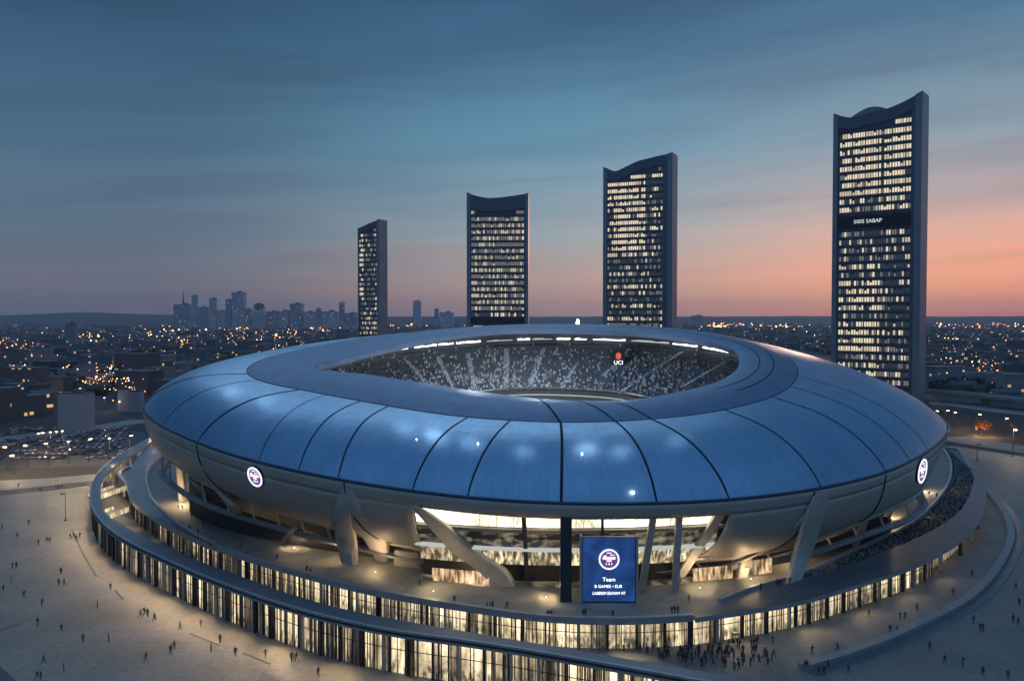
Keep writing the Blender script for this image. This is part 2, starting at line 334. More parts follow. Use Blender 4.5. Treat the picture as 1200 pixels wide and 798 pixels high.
# low, finer streaks catching warm light
cm_b = N(nt, 'ShaderNodeCombineXYZ'); L(mth('MULTIPLY', azr, 3.2), cm_b.inputs[0]); L(mth('ADD', mth('MULTIPLY', ele, 60.0), mth('MULTIPLY', azr, 2.0)), cm_b.inputs[1]); cm_b.inputs[2].default_value = 4.2
cl_b = N(nt, 'ShaderNodeTexNoise'); cl_b.inputs['Scale'].default_value = 1.0; cl_b.inputs['Detail'].default_value = 6; cl_b.inputs['Distortion'].default_value = .4; L(cm_b.outputs[0], cl_b.inputs['Vector'])
kb = N(nt, 'ShaderNodeMapRange', interpolation_type='SMOOTHSTEP'); kb.inputs[1].default_value = .52; kb.inputs[2].default_value = .70; L(cl_b.outputs[0], kb.inputs[0])
eb = N(nt, 'ShaderNodeMapRange', interpolation_type='SMOOTHSTEP'); eb.inputs[1].default_value = .26; eb.inputs[2].default_value = .08; L(ele, eb.inputs[0])
m3b = N(nt, 'ShaderNodeMix', data_type='RGBA', blend_type='MULTIPLY'); L(mth('MULTIPLY', mth('MULTIPLY', kb.outputs[0], eb.outputs[0]), .55), m3b.inputs[0]); L(m3.outputs[2], m3b.inputs[6]); m3b.inputs[7].default_value = (1.25, .98, .92, 1); m3 = m3b
sky = N(nt, 'ShaderNodeTexSky', sky_type='NISHITA'); sky.sun_disc = False
SUN_EL = math.radians(1.5); SUN_AZ = math.radians(20)          # azimuth to the right of straight ahead (+Y)
sky.sun_elevation = SUN_EL; sky.sun_rotation = SUN_AZ
add = N(nt, 'ShaderNodeMix', data_type='RGBA', blend_type='ADD'); add.inputs[0].default_value = 0.006
# high overhead, above the frame, broad pale patches added for the roof to mirror
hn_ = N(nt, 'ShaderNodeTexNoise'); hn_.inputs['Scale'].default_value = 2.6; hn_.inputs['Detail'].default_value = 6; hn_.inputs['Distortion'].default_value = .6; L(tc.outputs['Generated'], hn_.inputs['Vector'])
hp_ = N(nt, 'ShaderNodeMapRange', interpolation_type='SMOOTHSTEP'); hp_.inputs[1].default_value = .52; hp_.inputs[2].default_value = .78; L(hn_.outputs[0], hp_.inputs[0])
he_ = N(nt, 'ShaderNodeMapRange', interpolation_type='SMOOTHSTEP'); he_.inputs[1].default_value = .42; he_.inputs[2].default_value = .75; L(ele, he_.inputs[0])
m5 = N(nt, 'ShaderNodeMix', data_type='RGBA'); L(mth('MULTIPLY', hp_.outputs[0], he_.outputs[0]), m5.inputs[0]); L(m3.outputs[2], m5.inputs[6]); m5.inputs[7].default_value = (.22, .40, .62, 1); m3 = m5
# one long bank of added brightness above the picture, for highlights on the roof
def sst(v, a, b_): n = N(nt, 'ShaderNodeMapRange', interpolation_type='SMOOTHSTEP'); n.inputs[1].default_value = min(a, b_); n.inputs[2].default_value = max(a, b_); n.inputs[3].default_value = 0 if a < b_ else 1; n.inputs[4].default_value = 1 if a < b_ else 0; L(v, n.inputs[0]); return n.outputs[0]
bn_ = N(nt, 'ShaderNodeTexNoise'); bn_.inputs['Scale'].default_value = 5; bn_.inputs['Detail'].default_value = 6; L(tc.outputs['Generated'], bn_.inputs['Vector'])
sheen_patch = mth('MULTIPLY', mth('MULTIPLY', sst(ele, .40, .50), sst(ele, .74, .54)), mth('MULTIPLY', sst(azr, -.75, -.35), sst(azr, .42, .0)))
m6 = N(nt, 'ShaderNodeMix', data_type='RGBA'); L(mth('MULTIPLY', sheen_patch, sst(bn_.outputs[0], .36, .62)), m6.inputs[0]); L(m3.outputs[2], m6.inputs[6]); m6.inputs[7].default_value = (1.5, 2.4, 3.3, 1); m3 = m6
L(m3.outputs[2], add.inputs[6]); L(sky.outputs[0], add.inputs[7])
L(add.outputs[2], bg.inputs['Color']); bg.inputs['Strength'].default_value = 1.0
sl = bpy.data.lights.new('sun', 'SUN'); sl.energy = 0.25; sl.angle = math.radians(3); sl.color = (1.0, 0.55, 0.38)
so = bpy.data.objects.new('sun', sl); COL.objects.link(so)
sd = Vector((math.sin(SUN_AZ)*math.cos(SUN_EL+.06), math.cos(SUN_AZ)*math.cos(SUN_EL+.06), math.sin(SUN_EL+.06)))
so.rotation_euler = (-sd).to_track_quat('-Z', 'Y').to_euler()
vs = sc.view_settings; vs.view_transform = 'Standard'; vs.look = 'None'; vs.exposure = 0.3; vs.gamma = 1
sc.cycles.use_adaptive_sampling = True; sc.cycles.max_bounces = 5; sc.cycles.volume_bounces = 0
sc.cycles.sample_clamp_indirect = 3.0; sc.cycles.use_denoising = True
def lamp(name, kind, loc, energy, col, parent=None, aim=None, size=0.5, spot=None, blend=0.8):
    l = bpy.data.lights.new(name, kind); l.energy = energy; l.color = col
    if kind == 'POINT': l.shadow_soft_size = size
    if kind == 'SPOT': l.spot_size = math.radians(spot or 90); l.spot_blend = blend; l.shadow_soft_size = size
    if kind == 'AREA': l.size = size
    o = bpy.data.objects.new(name, l); COL.objects.link(o); o.location = loc
    if aim is not None: o.rotation_euler = (Vector(aim)-Vector(loc)).to_track_quat('-Z', 'Y').to_euler()
    if parent: o.parent = parent; o.matrix_parent_inverse = parent_inv(parent)
    return o
# ------------------------------------------------------------------ polyline utils
def cr(pts, step):
    pts = [Vector(p) for p in pts]; out = []
    for i in range(len(pts)-1):
        p0 = pts[max(i-1, 0)]; p1 = pts[i]; p2 = pts[i+1]; p3 = pts[min(i+2, len(pts)-1)]
        n = max(4, int((p2-p1).length/1.0))
        for k in range(n):
            t = k/n
            out.append(0.5*((2*p1)+(-p0+p2)*t+(2*p0-5*p1+4*p2-p3)*t*t+(-p0+3*p1-3*p2+p3)*t**3))
    out.append(pts[-1])
    return resample(out, step)
def resample(pts, step=None, n=None):
    L_ = [0]
    for a, b in zip(pts, pts[1:]): L_.append(L_[-1]+(b-a).length)
    n = n or max(2, int(round(L_[-1]/step))); res = []; j = 0
    for i in range(n+1):
        s = L_[-1]*i/n
        while j < len(L_)-2 and L_[j+1] < s: j += 1
        d = L_[j+1]-L_[j]; res.append(pts[j].lerp(pts[j+1], (s-L_[j])/d if d else 0))
    return res
def smooth(pts, it=6):
    for _ in range(it):
        pts = [pts[0]]+[(pts[i-1]+pts[i]*2+pts[i+1])/4 for i in range(1, len(pts)-1)]+[pts[-1]]
    return pts
def offset(pts, d):                            # + = to the left of travel
    out = []
    for i, p in enumerate(pts):
        t = (pts[min(i+1, len(pts)-1)]-pts[max(i-1, 0)]); n = Vector((-t.y, t.x, 0)).normalized()
        out.append(p+n*d)
    return out
def slab(mb, A, B, z1_, z0_, mt=0, ms=1):      # closed slab between polylines A (outer) and B (inner), equal counts
    up = lambda P, z: [Vector((p.x, p.y, z)) for p in P]
    mb.grid([up(A, z1_), up(B, z1_)], mt); mb.grid([up(A, z0_), up(A, z1_)], ms)
    mb.grid([up(B, z1_), up(B, z0_)], ms); mb.grid([up(B, z0_), up(A, z0_)], ms)
    for i in (0, -1): mb.quad(*[Vector((q.x, q.y, z)) for q, z in ((A[i], z0_), (B[i], z0_), (B[i], z1_), (A[i], z1_))], m=ms)
#PART2
# ------------------------------------------------------------------ stadium
ST = thing('stadium', 'huge oval stadium with glossy blue panelled roof and grey flared underside', 'stadium', (CX, CY, 0), world=True)
mb = MB()
TS = [0, .015, .04, .08, .14, .22, .3, .4, .5, .6, .7, .8, .9, .96, 1]
mb.grid([[roofpt(t, s) for t in ANG] for s in TS], 0, closed=True)
roof = mb.build('roof', [M['roof']], ST, smooth=True)
roof_bvh = BVHTree.FromPolygons(mb.v, mb.f)
mb = MB()
mb.grid([[innerpt(t, s) for t in ANG] for s in (0, .15, .3, .5, .7, .85, 1)], 0, closed=True)
inner = mb.build('inner_roof', [M['inner_roof']], ST, smooth=True)
# panel joints: fine dark gaps across the roof skin, in the picture's own curved spacing
def joint(mb, fn, a0, a1, s0, s1, wid, n=26, curve=0.0, lift=0.07):
    P = []
    for i in range(n+1):
        k = i/n; P.append(Vector(fn(a0+(a1-a0)*(k+curve*math.sin(PI*k)), s0+(s1-s0)*k)))
    A = []; B = []
    for i, p in enumerate(P):
        t = (P[min(i+1, n)]-P[max(i-1, 0)]); sd_ = Vector((-t.y, t.x, 0)).normalized()*wid/2
        A.append(p+sd_+Vector((0, 0, lift))); B.append(p-sd_+Vector((0, 0, lift)))
    mb.grid([A, B])
SEAMS = [(168,473,283,443,.6),(194,489,300,449,.4),(234,508,350,457,.75),(305,530,382,463,.22),(352,541,422,470,.4),(397,553,455,476,.45),(483,568,548,487,.5),(548,577,597,493,.5),
         (658,588,657,495,.8),(770,587,722,494,.6),(855,583,765,491,.65),(962,567,850,480,.5),(1040,553,905,464,.5),(1068,540,926,452,.35),(1089,526,934,440,.35)]
mb = MB()
rimfn = lambda t: RIM.p(t); rafn = lambda t: RA.p(t)
def az_near(fn, px, py):
    return min(((proj(fn(-PI+2*PI*i/1440))[0]-px)**2+(proj(fn(-PI+2*PI*i/1440))[1]-py)**2, -PI+2*PI*i/1440) for i in range(1440))[1]
for x0, y0, x1, y1, wd in SEAMS:
    a0 = az_near(rimfn, x0, y0); a1 = az_near(rafn, x1, y1)
    if a1-a0 > PI: a1 -= 2*PI
    if a1-a0 < -PI: a1 += 2*PI
    joint(mb, roofpt, a0, a1, 0.005, 1.0, wd*.75)
for k in range(9):                             # joints of the hidden back half, same rhythm
    a = 0.25+k*0.32; joint(mb, roofpt, a, a+.05, 0.005, 1, .5)
for x, y, x2, y2, wd in ((657,495,657,470,.45),(722,494,706,469,.35),(765,491,735,468,.35)):
    a0 = az_near(rafn, x, y); joint(mb, innerpt, a0, a0-.01, 0, .95, wd)
mb.grid([[roofpt(t, 1.0)+Vector((0,0,.06)) for t in ANG], [innerpt(t, .012)+Vector((0,0,.09)) for t in ANG]], closed=True)
for s in (0.42, 0.68):
    seq = [t for t in ANG if -.62 < t < 1.0]
    mb.grid([[innerpt(t, s)+Vector((0,0,.07)) for t in seq], [innerpt(t, s+.018)+Vector((0,0,.07)) for t in seq]])
mb.build('roof_joints', [M['seam']], ST)
# rim edge: thin dark metal lip
mb = MB(); mb.grid([[RIM.p(t)+Vector((0,0,dz)) + Vector(((RIM.p(t).x-CX), (RIM.p(t).y-CY), 0)).normalized()*o_ for t in ANG] for dz, o_ in ((0.02,-.1),(0,.28),(-.55,.28),(-.75,-.1))], closed=True)
mb.build('roof_edge', [M['rim']], ST, smooth=True)
# fascia and ceiling round the opening
def OB(t, k=1.0, dz=0.0):
    p = RB.p(t); return Vector((-2+(p.x+2)*k, 242+(p.y-242)*k, p.z+dz))
mb = MB()
mb.grid([[OB(t, 1, 0) for t in ANG], [OB(t, .985, -.15) for t in ANG], [OB(t, .985, -1.6) for t in ANG]], closed=True)
mb.build('opening_fascia', [M['inner_roof']], ST, smooth=False)
_ra = sorted((math.atan2(RA.p(t).y-242, RA.p(t).x+2), math.hypot(RA.p(t).y-242, RA.p(t).x+2)) for t in ANG)
_rth = [a for a, _ in _ra]; _rr = [b for _, b in _ra]
def OQ(t, q, dz=0.0):                          # q 0 at the opening edge, 1 below the inner roof's outer joint
    p = RB.p(t); r0 = math.hypot(p.x+2, p.y-242); r1 = float(np.interp(t, _rth, _rr, period=2*PI)); k = 1+(r1/r0-1)*q
    xe, ye = -2+(p.x+2)*r1/r0, 242+(p.y-242)*r1/r0
    return Vector((-2+(p.x+2)*k, 242+(p.y-242)*k, p.z+(z1((xe, ye))-p.z)*q+dz))
def TS_(t, k=0.0, up=0.0):                     # upper tier: k 0 back/top, 1 front/bottom
    a = OQ(t, .85); p = RB.p(t); b = Vector((-2+(p.x+2)*.8, 242+(p.y-242)*.8, 0)); z = p.z-6.0-14.0*k
    return Vector((a.x+(b.x-a.x)*k, a.y+(b.y-a.y)*k, z+up))
mb = MB(); mb.grid([[OB(t, .985, -1.6) for t in ANG], [OQ(t, .5, -2.0) for t in ANG], [OQ(t, .9, -3.0) for t in ANG], [OQ(t, .9, -6.6) for t in ANG], [TS_(t, 0) for t in ANG]], closed=True)
mb.build('roof_ceiling', [M['darkmetal']], ST)
mb = MB(); rows = 22
for i in range(rows):
    k0, k1 = i/rows, (i+1)/rows
    mb.grid([[TS_(t, k0) for t in ANG], [Vector((TS_(t, k1).x, TS_(t, k1).y, TS_(t, k0).z)) for t in ANG], [TS_(t, k1) for t in ANG]], closed=True)
mb.build('upper_tier', [M['seats']], ST)
mb = MB()
def low(t, k):
    a = TS_(t, 1, -3.0); p = RB.p(t); e = Vector((-2+(p.x+2)*.52, 242+(p.y-242)*.52, 9)); return a.lerp(e, k)
mb.grid([[low(t, k) for t in ANG] for k in (0, .25, .5, .75, 1)], closed=True)
mb.build('lower_tier', [M['seats']], ST)
mb = MB(); c0 = mb.vert((-2, 242, 8.6)); ids = [mb.vert((-2+(RB.p(t).x+2)*.54, 242+(RB.p(t).y-242)*.54, 8.6)) for t in ANG[::6]]
for i in range(len(ids)): mb.face((c0, ids[i], ids[(i+1) % len(ids)]))
mb.build('pitch', [M['grass']], ST)
# lit balcony edge of the upper tier (two thin lines) and the strip lights under the roof
mb = MB()
for k, wd, up in ((1.0, .35, .9), (1.012, .3, -1.2)):
    mb.grid([[TS_(t, k, up) for t in ANG], [TS_(t, k, up+wd) for t in ANG]], 0, closed=True)
mb.build('balcony_light', [M['strip_dim']], ST)
mb = MB(); mb.grid([[TS_(t, 1, 1.3) for t in ANG], [TS_(t, 1, -3.0) for t in ANG]], closed=True)
mb.build('balcony_wall', [M['darkmetal']], ST)
k = 0; t = 0.1
while t < PI+0.1:
    ln = R.uniform(.05, .16)
    mb = MB(); n = 6
    A = [OQ(t+ln*i/n, .80, -5.0) for i in range(n+1)]; B = [p+Vector((0, 0, .55 if R.random() < .5 else .3)) for p in A]
    C = [OQ(t+ln*i/n, .84, -5.0) for i in range(n+1)]; Dd = [Vector((c.x, c.y, b.z)) for c, b in zip(C, B)]
    mb.grid([A, B, Dd, C]); mb.grid([C, A])
    mb.build('strip_light', [M['strip'] if R.random() < .75 else M['strip_dim']], ST)
    t += ln+R.uniform(.008, .05)
mb = MB()                                      # stairs between the blocks of seats
for i in range(28):
    a = -PI+2*PI*i/28+R.uniform(-.02, .02); j = R.uniform(-.05, .05); s1 = R.choice([1, 1, .99, .7]); s0 = R.choice([.08, .1, .15, .45])
    A = []; B = []
    for q in range(13):
        kk = s0+(s1-s0)*q/12; p = TS_(a+j*kk, kk, .5); d = Vector((-math.sin(a), math.cos(a), 0))*R.choice([.55, .8, .95])
        A.append(p+d); B.append(p-d)
    mb.grid([A, B])
mb.build('stairs', [M['stair']], ST)
crowd_m = [mat('crowd_a', (.55, .55, .53), .8), mat('crowd_b', (.28, .3, .31), .8), mat('crowd_c', (.08, .09, .12), .8), mat('crowd_d', (.5, .25, .2), .8)]
mb = MB(); dens = {}
for i in range(11000):
    a = R.uniform(-.6, PI+.6); kk = (int(R.random()**.8*22)+.5)/22
    cell = (int((a+5)*11), int(kk*5)); dv = dens.setdefault(cell, R.choice([.15, .3, .4, .5, .7]))
    dd_ = dv*(0.45+0.75*kk)
    if a < .35 or a > 2.7: dd_ = max(dd_, .75)
    if R.random() > dd_: continue
    p = TS_(a, kk, .55)
    mb.box(p, (.5, .4, R.uniform(.7, 1.1)), R.choices([0, 1, 2, 3], [.34, .3, .3, .06])[0], bottom=False)
tag(mb.build('crowd', crowd_m), 'dense crowd of tiny pale spectators filling the stands inside the stadium bowl', 'crowd', kind='stuff')
# display on the seats: red disc over white letters
def facing(loc, px_w): pass
dloc = TS_(az_near(lambda t: TS_(t, .45), 724, 436), .45, 1.6)
DS = thing('advertising_display', 'small red and white lit display standing among the far seats', 'display', dloc)
mb = MB(); n = 14; ids = [mb.vert((.95*math.cos(2*PI*i/n), -.35, 2.0+1.2*math.sin(2*PI*i/n))) for i in range(n)]; mb.face(ids)
ids2 = [mb.vert((.95*math.cos(2*PI*i/n), -.1, 2.0+1.2*math.sin(2*PI*i/n))) for i in range(n)]
for i in range(n): mb.face((ids[i], ids[(i+1) % n], ids2[(i+1) % n], ids2[i]))
mb.build('red_disc', [emis('red_lit', (1, .12, .08), .6)], DS)
mb = MB(); mb.box((0, 0, 1.4), (4.2, .2, 5.6)); mb.build('panel', [M['darkmetal']], DS)
def text(name, body, parent, loc, size, m, rot=(PI/2, 0, 0), extrude=0.02, align='CENTER', sx_=1.0):
    c = bpy.data.curves.new(name, 'FONT'); c.body = body; c.size = size; c.align_x = align; c.align_y = 'CENTER'; c.extrude = extrude; c.resolution_u = 3
    o = bpy.data.objects.new(name, c); COL.objects.link(o)
    dg = bpy.context.evaluated_depsgraph_get(); me = bpy.data.meshes.new_from_object(o.evaluated_get(dg)); bpy.data.objects.remove(o)
    me.materials.clear(); me.materials.append(m); o = bpy.data.objects.new(name, me); COL.objects.link(o)
    o.parent = parent; o.location = loc; o.rotation_euler = rot; o.scale = (sx_, 1, 1)
    return o
M['txt'] = emis('letters', (.92, .95, 1), 1.6)
text('lettering', 'UCI', DS, (0, -.2, -.3), 1.9, M['txt'])
# --- underside shell
lipP = (10.0, 183.0, .25)
LPX = [(178,506),(196,529),(232,560),(265,574),(310,590),(355,605),(400,617),(460,634),(505,643),(600,655),(700,657),(800,655),(850,651),(897,645),(960,628),(1014,604),(1052,588),(1090,562)]
lp = [on_plane(x, y, *lipP) for x, y in LPX]
for i in range(20):
    a = math.radians(10+160*i/19); p = RIM.p(a); lp.append(Vector((CX+(p.x-CX)*.84, CY+(p.y-CY)*.84, 0)))
def zlip(xy):
    y = min(xy[1], 262); z = 10+.25*(y-183); return min(z, 27)
LIP = Ring(lp, 5, zf=zlip)
print('LIP', [(round(proj(LIP.p(t))[0]), round(proj(LIP.p(t))[1])) for t in [-PI+PI*i/12 for i in range(13)]])
def shellpt(t, s):
    a = RIM.p(t)+Vector((0, 0, -.6)); b = LIP.p(t)
    c = Vector((a.x+(b.x-a.x)*.10, a.y+(b.y-a.y)*.10, b.z+(a.z-b.z)*.22))
    return a*(1-s)**2+c*2*s*(1-s)+b*s*s
aL0 = az_near(lambda t: shellpt(t, .13), 484, 594); aL1 = az_near(rp_ := (lambda t: shellpt(t, 1)), 506, 644)
aR0 = az_near(lambda t: shellpt(t, .13), 856, 597); aR1 = az_near(lambda t: shellpt(t, 1), 806, 655)
print('gate az', aL0, aL1, aR0, aR1)
S0 = .13
mb = MB(); mb.grid([[shellpt(t, S0*i/3) for t in ANG] for i in range(4)], closed=True)
rowsS = []
for i in range(17):
    k = i/16; s = S0+(1-S0)*k; aL = aL0+(aL1-aL0)*k; aR = aR0+(aR1-aR0)*k
    rowsS.append([shellpt(aR+(aL+2*PI-aR)*j/260, s) for j in range(261)])
mb.grid(rowsS)
shell = mb.build('underside_shell', [M['shell']], ST, smooth=True)
md = shell.modifiers.new('thick', 'SOLIDIFY'); md.thickness = -.5; md.offset = 0
shell_bvh = BVHTree.FromPolygons(mb.v, mb.f)
# joints running down the shell
mb = MB()
for (x0, y0, x1, y1, wd, cv) in ((234,517,285,583,.35,.0),(405,560,462,634,.35,.25),(1035,552,1000,610,.35,.1),(952,575,893,645,.4,.0)):
    a0 = az_near(lambda t: shellpt(t, .02), x0, y0); a1 = az_near(lambda t: shellpt(t, 1), x1, y1)
    P = []
    for i in range(25):
        k_ = i/24; p = shellpt(a0+(a1-a0)*(k_**1.6), .0+1.0*k_); P.append(p+Vector((p.x-CX, p.y-CY, 0)).normalized()*.33+Vector((0, 0, -.12)))
    mb = MB(); mb.tube(P, wd*.5, 0, 5); mb.build('shell_joint', [M['seam']], ST)
# gate lintel edge + jambs, lip beam, walkway beam
seqB = [aR1+(aL1+2*PI-aR1)*j/240 for j in range(241)]
mb = MB(); mb.tube([LIP.p(t)+Vector((0, 0, -.2)) for t in seqB], .75, 0, 8); mb.build('lip_beam', [M['blade']], ST, smooth=True)
def WB(t, k=1.0, dz=0):
    p = LIP.p(t); z = 7.2+.62*(p.z-10); return Vector((CX+(p.x-CX)*k, CY+(p.y-CY)*k, z+dz))
full = ANG+[ANG[0]+2*PI]
mb = MB(); mb.grid([[WB(t, 1.004, .55) for t in full], [WB(t, 1.012, .1) for t in full], [WB(t, 1.004, -.6) for t in full], [WB(t, .992, -.7) for t in full], [WB(t, .992, .55) for t in full], [WB(t, 1.004, .55) for t in full]])
mb.build('walkway_beam', [M['concrete']], ST, smooth=True, edge=40)
# short props between lip beam and walkway beam
mb = MB()
for i in range(64):
    t = -PI+2*PI*(i+.5)/64
    if aL1 < t < aR1: continue
    mb = MB(); mb.tube([LIP.p(t)+Vector((0,0,-.3)), WB(t+.02, 1.0, .2)], .28, 0, 6); mb.build('prop', [M['blade']], ST)
# concourse wall behind, with uneven lit windows; dark base
mb = MB(); kk = .93
def CW(t, z, k=.93): p = LIP.p(t); return Vector((CX+(p.x-CX)*k, CY+(p.y-CY)*k, z))
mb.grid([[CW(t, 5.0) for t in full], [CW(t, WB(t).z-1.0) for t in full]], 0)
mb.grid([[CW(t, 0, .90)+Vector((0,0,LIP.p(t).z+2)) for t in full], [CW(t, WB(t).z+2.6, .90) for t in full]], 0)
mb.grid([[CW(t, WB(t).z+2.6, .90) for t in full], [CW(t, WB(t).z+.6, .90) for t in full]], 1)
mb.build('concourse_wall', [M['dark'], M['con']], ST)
cb = []
for (xa, ya, xb, yb, hh, kind) in ((508,660,575,683,2.2,'gl'),(868,668,900,655,2.0,'gl'),(812,678,866,670,2.3,'gl')):
    pass
# --- the gate: raked glass wall with mullion bays
def gp(t, z, k): p = RIM.p(t); return Vector((CX+(p.x-CX)*k, CY+(p.y-CY)*k, z))
g0, g1 = aL0-.02, aR0+.02
NB = 18
M['gate_mid'] = lit_glass('gate_mid', WARM, CREAM, .9, sc_h=1.5, sc_v=.35, lo=.42, hi=.66, floor=.08, blot=.5)
M['gate_dark'] = lit_glass('gate_dark', WARM, CREAM, .22, sc_h=.4, sc_v=.9, lo=.45, hi=.7, floor=.02, blot=.5)
layers = [(22.9, .955, 17.6, .935, 'gate', 'upper_window'), (17.4, .95, 16.6, .945, 'concrete', 'spandrel'), (16.6, .93, 13.2, .92, 'gate_dark', 'middle_window'), (13.2, .945, 12.9, .945, 'strip_dim', 'balcony_edge'), (12.7, .92, 9.4, .91, 'gate_mid', 'lower_window'), (6.2, .915, 5.0, .915, 'gate_dark', 'entrance_window')]
for z1_, k1, z0_, k0, mm, nm in layers:
    if nm.endswith('window'):
        for i in range(NB):
            ta = g0+(g1-g0)*i/NB; tb = g0+(g1-g0)*(i+1)/NB; gpd = (tb-ta)*.015
            mb = MB(); mb.quad(gp(ta+gpd, z1_, k1), gp(tb-gpd, z1_, k1), gp(tb-gpd, z0_, k0), gp(ta+gpd, z0_, k0))
            mb.build(nm, [M[mm]], ST)
    else:
        mb = MB(); sq = [g0+(g1-g0)*i/60 for i in range(61)]
        mb.grid([[gp(t, z1_, k1-.03) for t in sq], [gp(t, z1_, k1) for t in sq], [gp(t, z0_, k0) for t in sq], [gp(t, z0_, k0-.03) for t in sq]]); mb.build(nm, [M[mm]], ST)
mb = MB(); sq = [g0-.01+(g1-g0+.02)*i/60 for i in range(61)]
mb.grid([[gp(t, 23.2, .89) for t in sq], [gp(t, 5.02, .875) for t in sq]]); mb.grid([[gp(t, 22.9, .985) for t in sq], [gp(t, 22.9, .90) for t in sq]])
mb.build('gate_backing', [M['dark']], ST)
# tall mullions of the gate: positions and slants as in the picture
def post(name, top, zt, kt, foot, wd, dp=1.0, m='blade', parent=ST, yb=None):
    a = az_near(lambda t: gp(t, zt, kt), *top); pt = gp(a, zt, kt); pf = at(foot[0], foot[1], 5.0)
    mb = MB(); rows_ = []
    tan = Vector((1, 0, 0))
    for i in range(5):
        k_ = i/4; p = pt.lerp(pf, k_); rad = Vector((0, 1, 0))
        rows_.append([p-tan*wd/2-rad*dp/2, p+tan*wd/2-rad*dp/2, p+tan*wd/2+rad*dp/2, p-tan*wd/2+rad*dp/2])
    mb.grid(rows_, closed=True); return mb.build(name, [M[m]], parent)
post('pillar', (663,601), 23, .985, (663,704), 2.2, 1.6, 'darkmetal')
post('pillar', (705,601), 23, .97, (706,690), .5, .5, 'darkmetal')
post('pillar', (613,602), 23, .97, (618,684), .9, .9, 'darkmetal')
post('pillar', (769,601), 23, .98, (752,692), 1.3, 1.1, 'blade')
post('pillar', (797,601), 23, .98, (791,692), 1.3, 1.1, 'blade')
post('pillar', (854,594), 23.2, .99, (793,680), 1.9, 1.6, 'blade')
post('pillar', (566,603), 22.6, .97, (569,652), 1.7, 1.2, 'blade')
post('pillar', (553,601), 22.8, .98, (567,640), 1.0, 1.0, 'blade')
# big blades
def blade(name, sections, m='blade', thick=2.6):
    """sections: (centre point, half width, thickness) down the limb; rounded rectangular section"""
    P = [Vector(s[0]) for s in sections]
    # catmull through the sections
    dense = []
    for i in range(len(P)-1):
        for q in range(6):
            t = q/6; i0, i3 = max(i-1, 0), min(i+2, len(P)-1)
            p = 0.5*((2*P[i])+(-P[i0]+P[i+1])*t+(2*P[i0]-5*P[i]+4*P[i+1]-P[i3])*t*t+(-P[i0]+3*P[i]-3*P[i+1]+P[i3])*t**3)
            dense.append((p, sections[i][1]*(1-t)+sections[i+1][1]*t, sections[i][2]*(1-t)+sections[i+1][2]*t))
    dense.append((P[-1], sections[-1][1], sections[-1][2]))
    mb = MB(); rows_ = []
    for i, (p, hw, th) in enumerate(dense):
        rad = Vector((p.x-CX, p.y-CY, 0)).normalized(); tan = Vector((-rad.y, rad.x, 0))
        row = []
        for u, v in ((-1,-.55),(-.8,-1),(.8,-1),(1,-.55),(1,.55),(.8,1),(-.8,1),(-1,.55)):
            row.append(p+tan*hw*1.35*u+rad*th/2*v)
        rows_.append(row)
    mb.grid(rows_, closed=True); n = len(mb.v)
    mb.face(range(8)); mb.face(range(n-8, n))
    return mb.build(name, [M[m]], ST, smooth=True, edge=35)
def on_shell(px, py, out=0.0):
    d = ray(px, py); loc, nrm, _, _ = shell_bvh.ray_cast(CAM, d)
    if loc is None: return at_d(px, py, 176)
    return loc - d.normalized()*out
blade('blade_pillar', [(on_shell(484,592,.6), .6, 1.0), (at_d(510,612,172.5), 1.5, 2.2), (at_d(545,645,174), 2.2, 3.0), (at_d(575,666,174.5), 2.3, 3.0), (at(590,686,4.8), 2.0, 2.6)])
blade('blade_pillar', [(on_shell(965,578,.3), 2.6, .8), (on_shell(955,602,.8), 2.7, 1.2), (at_d(943,640,180), 2.6, 1.6), (at(928,685,4.8), 1.3, 1.6)])
blade('blade_pillar', [(on_shell(956,590,.2), 1.0, .6), (on_shell(942,610,.3), 1.5, .8), (at_d(915,632,181), 1.6, 1.2), (at_d(885,650,181), 1.3, 1.2), (at_d(850,662,180.5), 1.0, 1.2)])
blade('blade_pillar', [(on_shell(405,570,.1), .6, .5), (on_shell(402,600,.4), 1.6, 1.0), (at_d(406,632,188), 2.2, 1.8), (at(410,661,4.8), 1.6, 1.8)])
blade('blade_pillar', [(on_shell(408,572,.1), .6, .5), (on_shell(420,602,.4), 1.3, .9), (at_d(440,632,185), 2.4, 1.6), (at(449,659,4.8), 1.0, 1.4)])
blade('blade_pillar', [(on_shell(236,545,.1), .8, .5), (on_shell(250,568,.5), 2.2, 1.2), (at_d(272,592,207), 2.9, 2.0), (at(283,612,4.8), 2.8, 2.4), (at(270,617,4.8), 1.6, 1.6)])
blade('blade_pillar', [(at_d(224,562,222), .8, 1.0), (at_d(237,575,222), 1.2, 1.2), (at(240,594,4.8), 1.0, 1.2)])
blade('blade_pillar', [(on_shell(1016,594,.1), 1.0, .6), (at_d(1012,612,199), 2.0, 1.4), (at(1003,637,4.8), 2.8, 1.8)])
blade('blade_pillar', [(at_d(1052,586,212), 1.4, 1.2), (at_d(1042,600,212), 1.7, 1.4), (at(1036,615,4.8), 1.6, 1.4)])
blade('blade_pillar', [(at_d(346,618,196), .5, .8), (at_d(338,627,196), .6, .8), (at(331,637,4.8), .7, .8)])
blade('blade_pillar', [(at_d(476,645,184), 2.0, 1.2), (at(478,664,4.8), 2.6, 1.6)])
blade('blade_pillar', [(at_d(838,668,182), 1.4, 1.2), (at(832,684,4.8), 1.0, 1.4)])
blade('blade_pillar', [(at_d(874,655,182), 1.4, 1.2), (at(868,677,4.8), 1.0, 1.4)])
for k_ in range(10):                           # the pillars of the hidden back
    a = .1+k_*.33; p = shellpt(a, .8); q = CW(a, 4.8, 1.02)
    blade('blade_pillar', [(p, 1, .8), (p.lerp(q, .5), 2.2, 1.6), (q, 1.4, 1.6)])
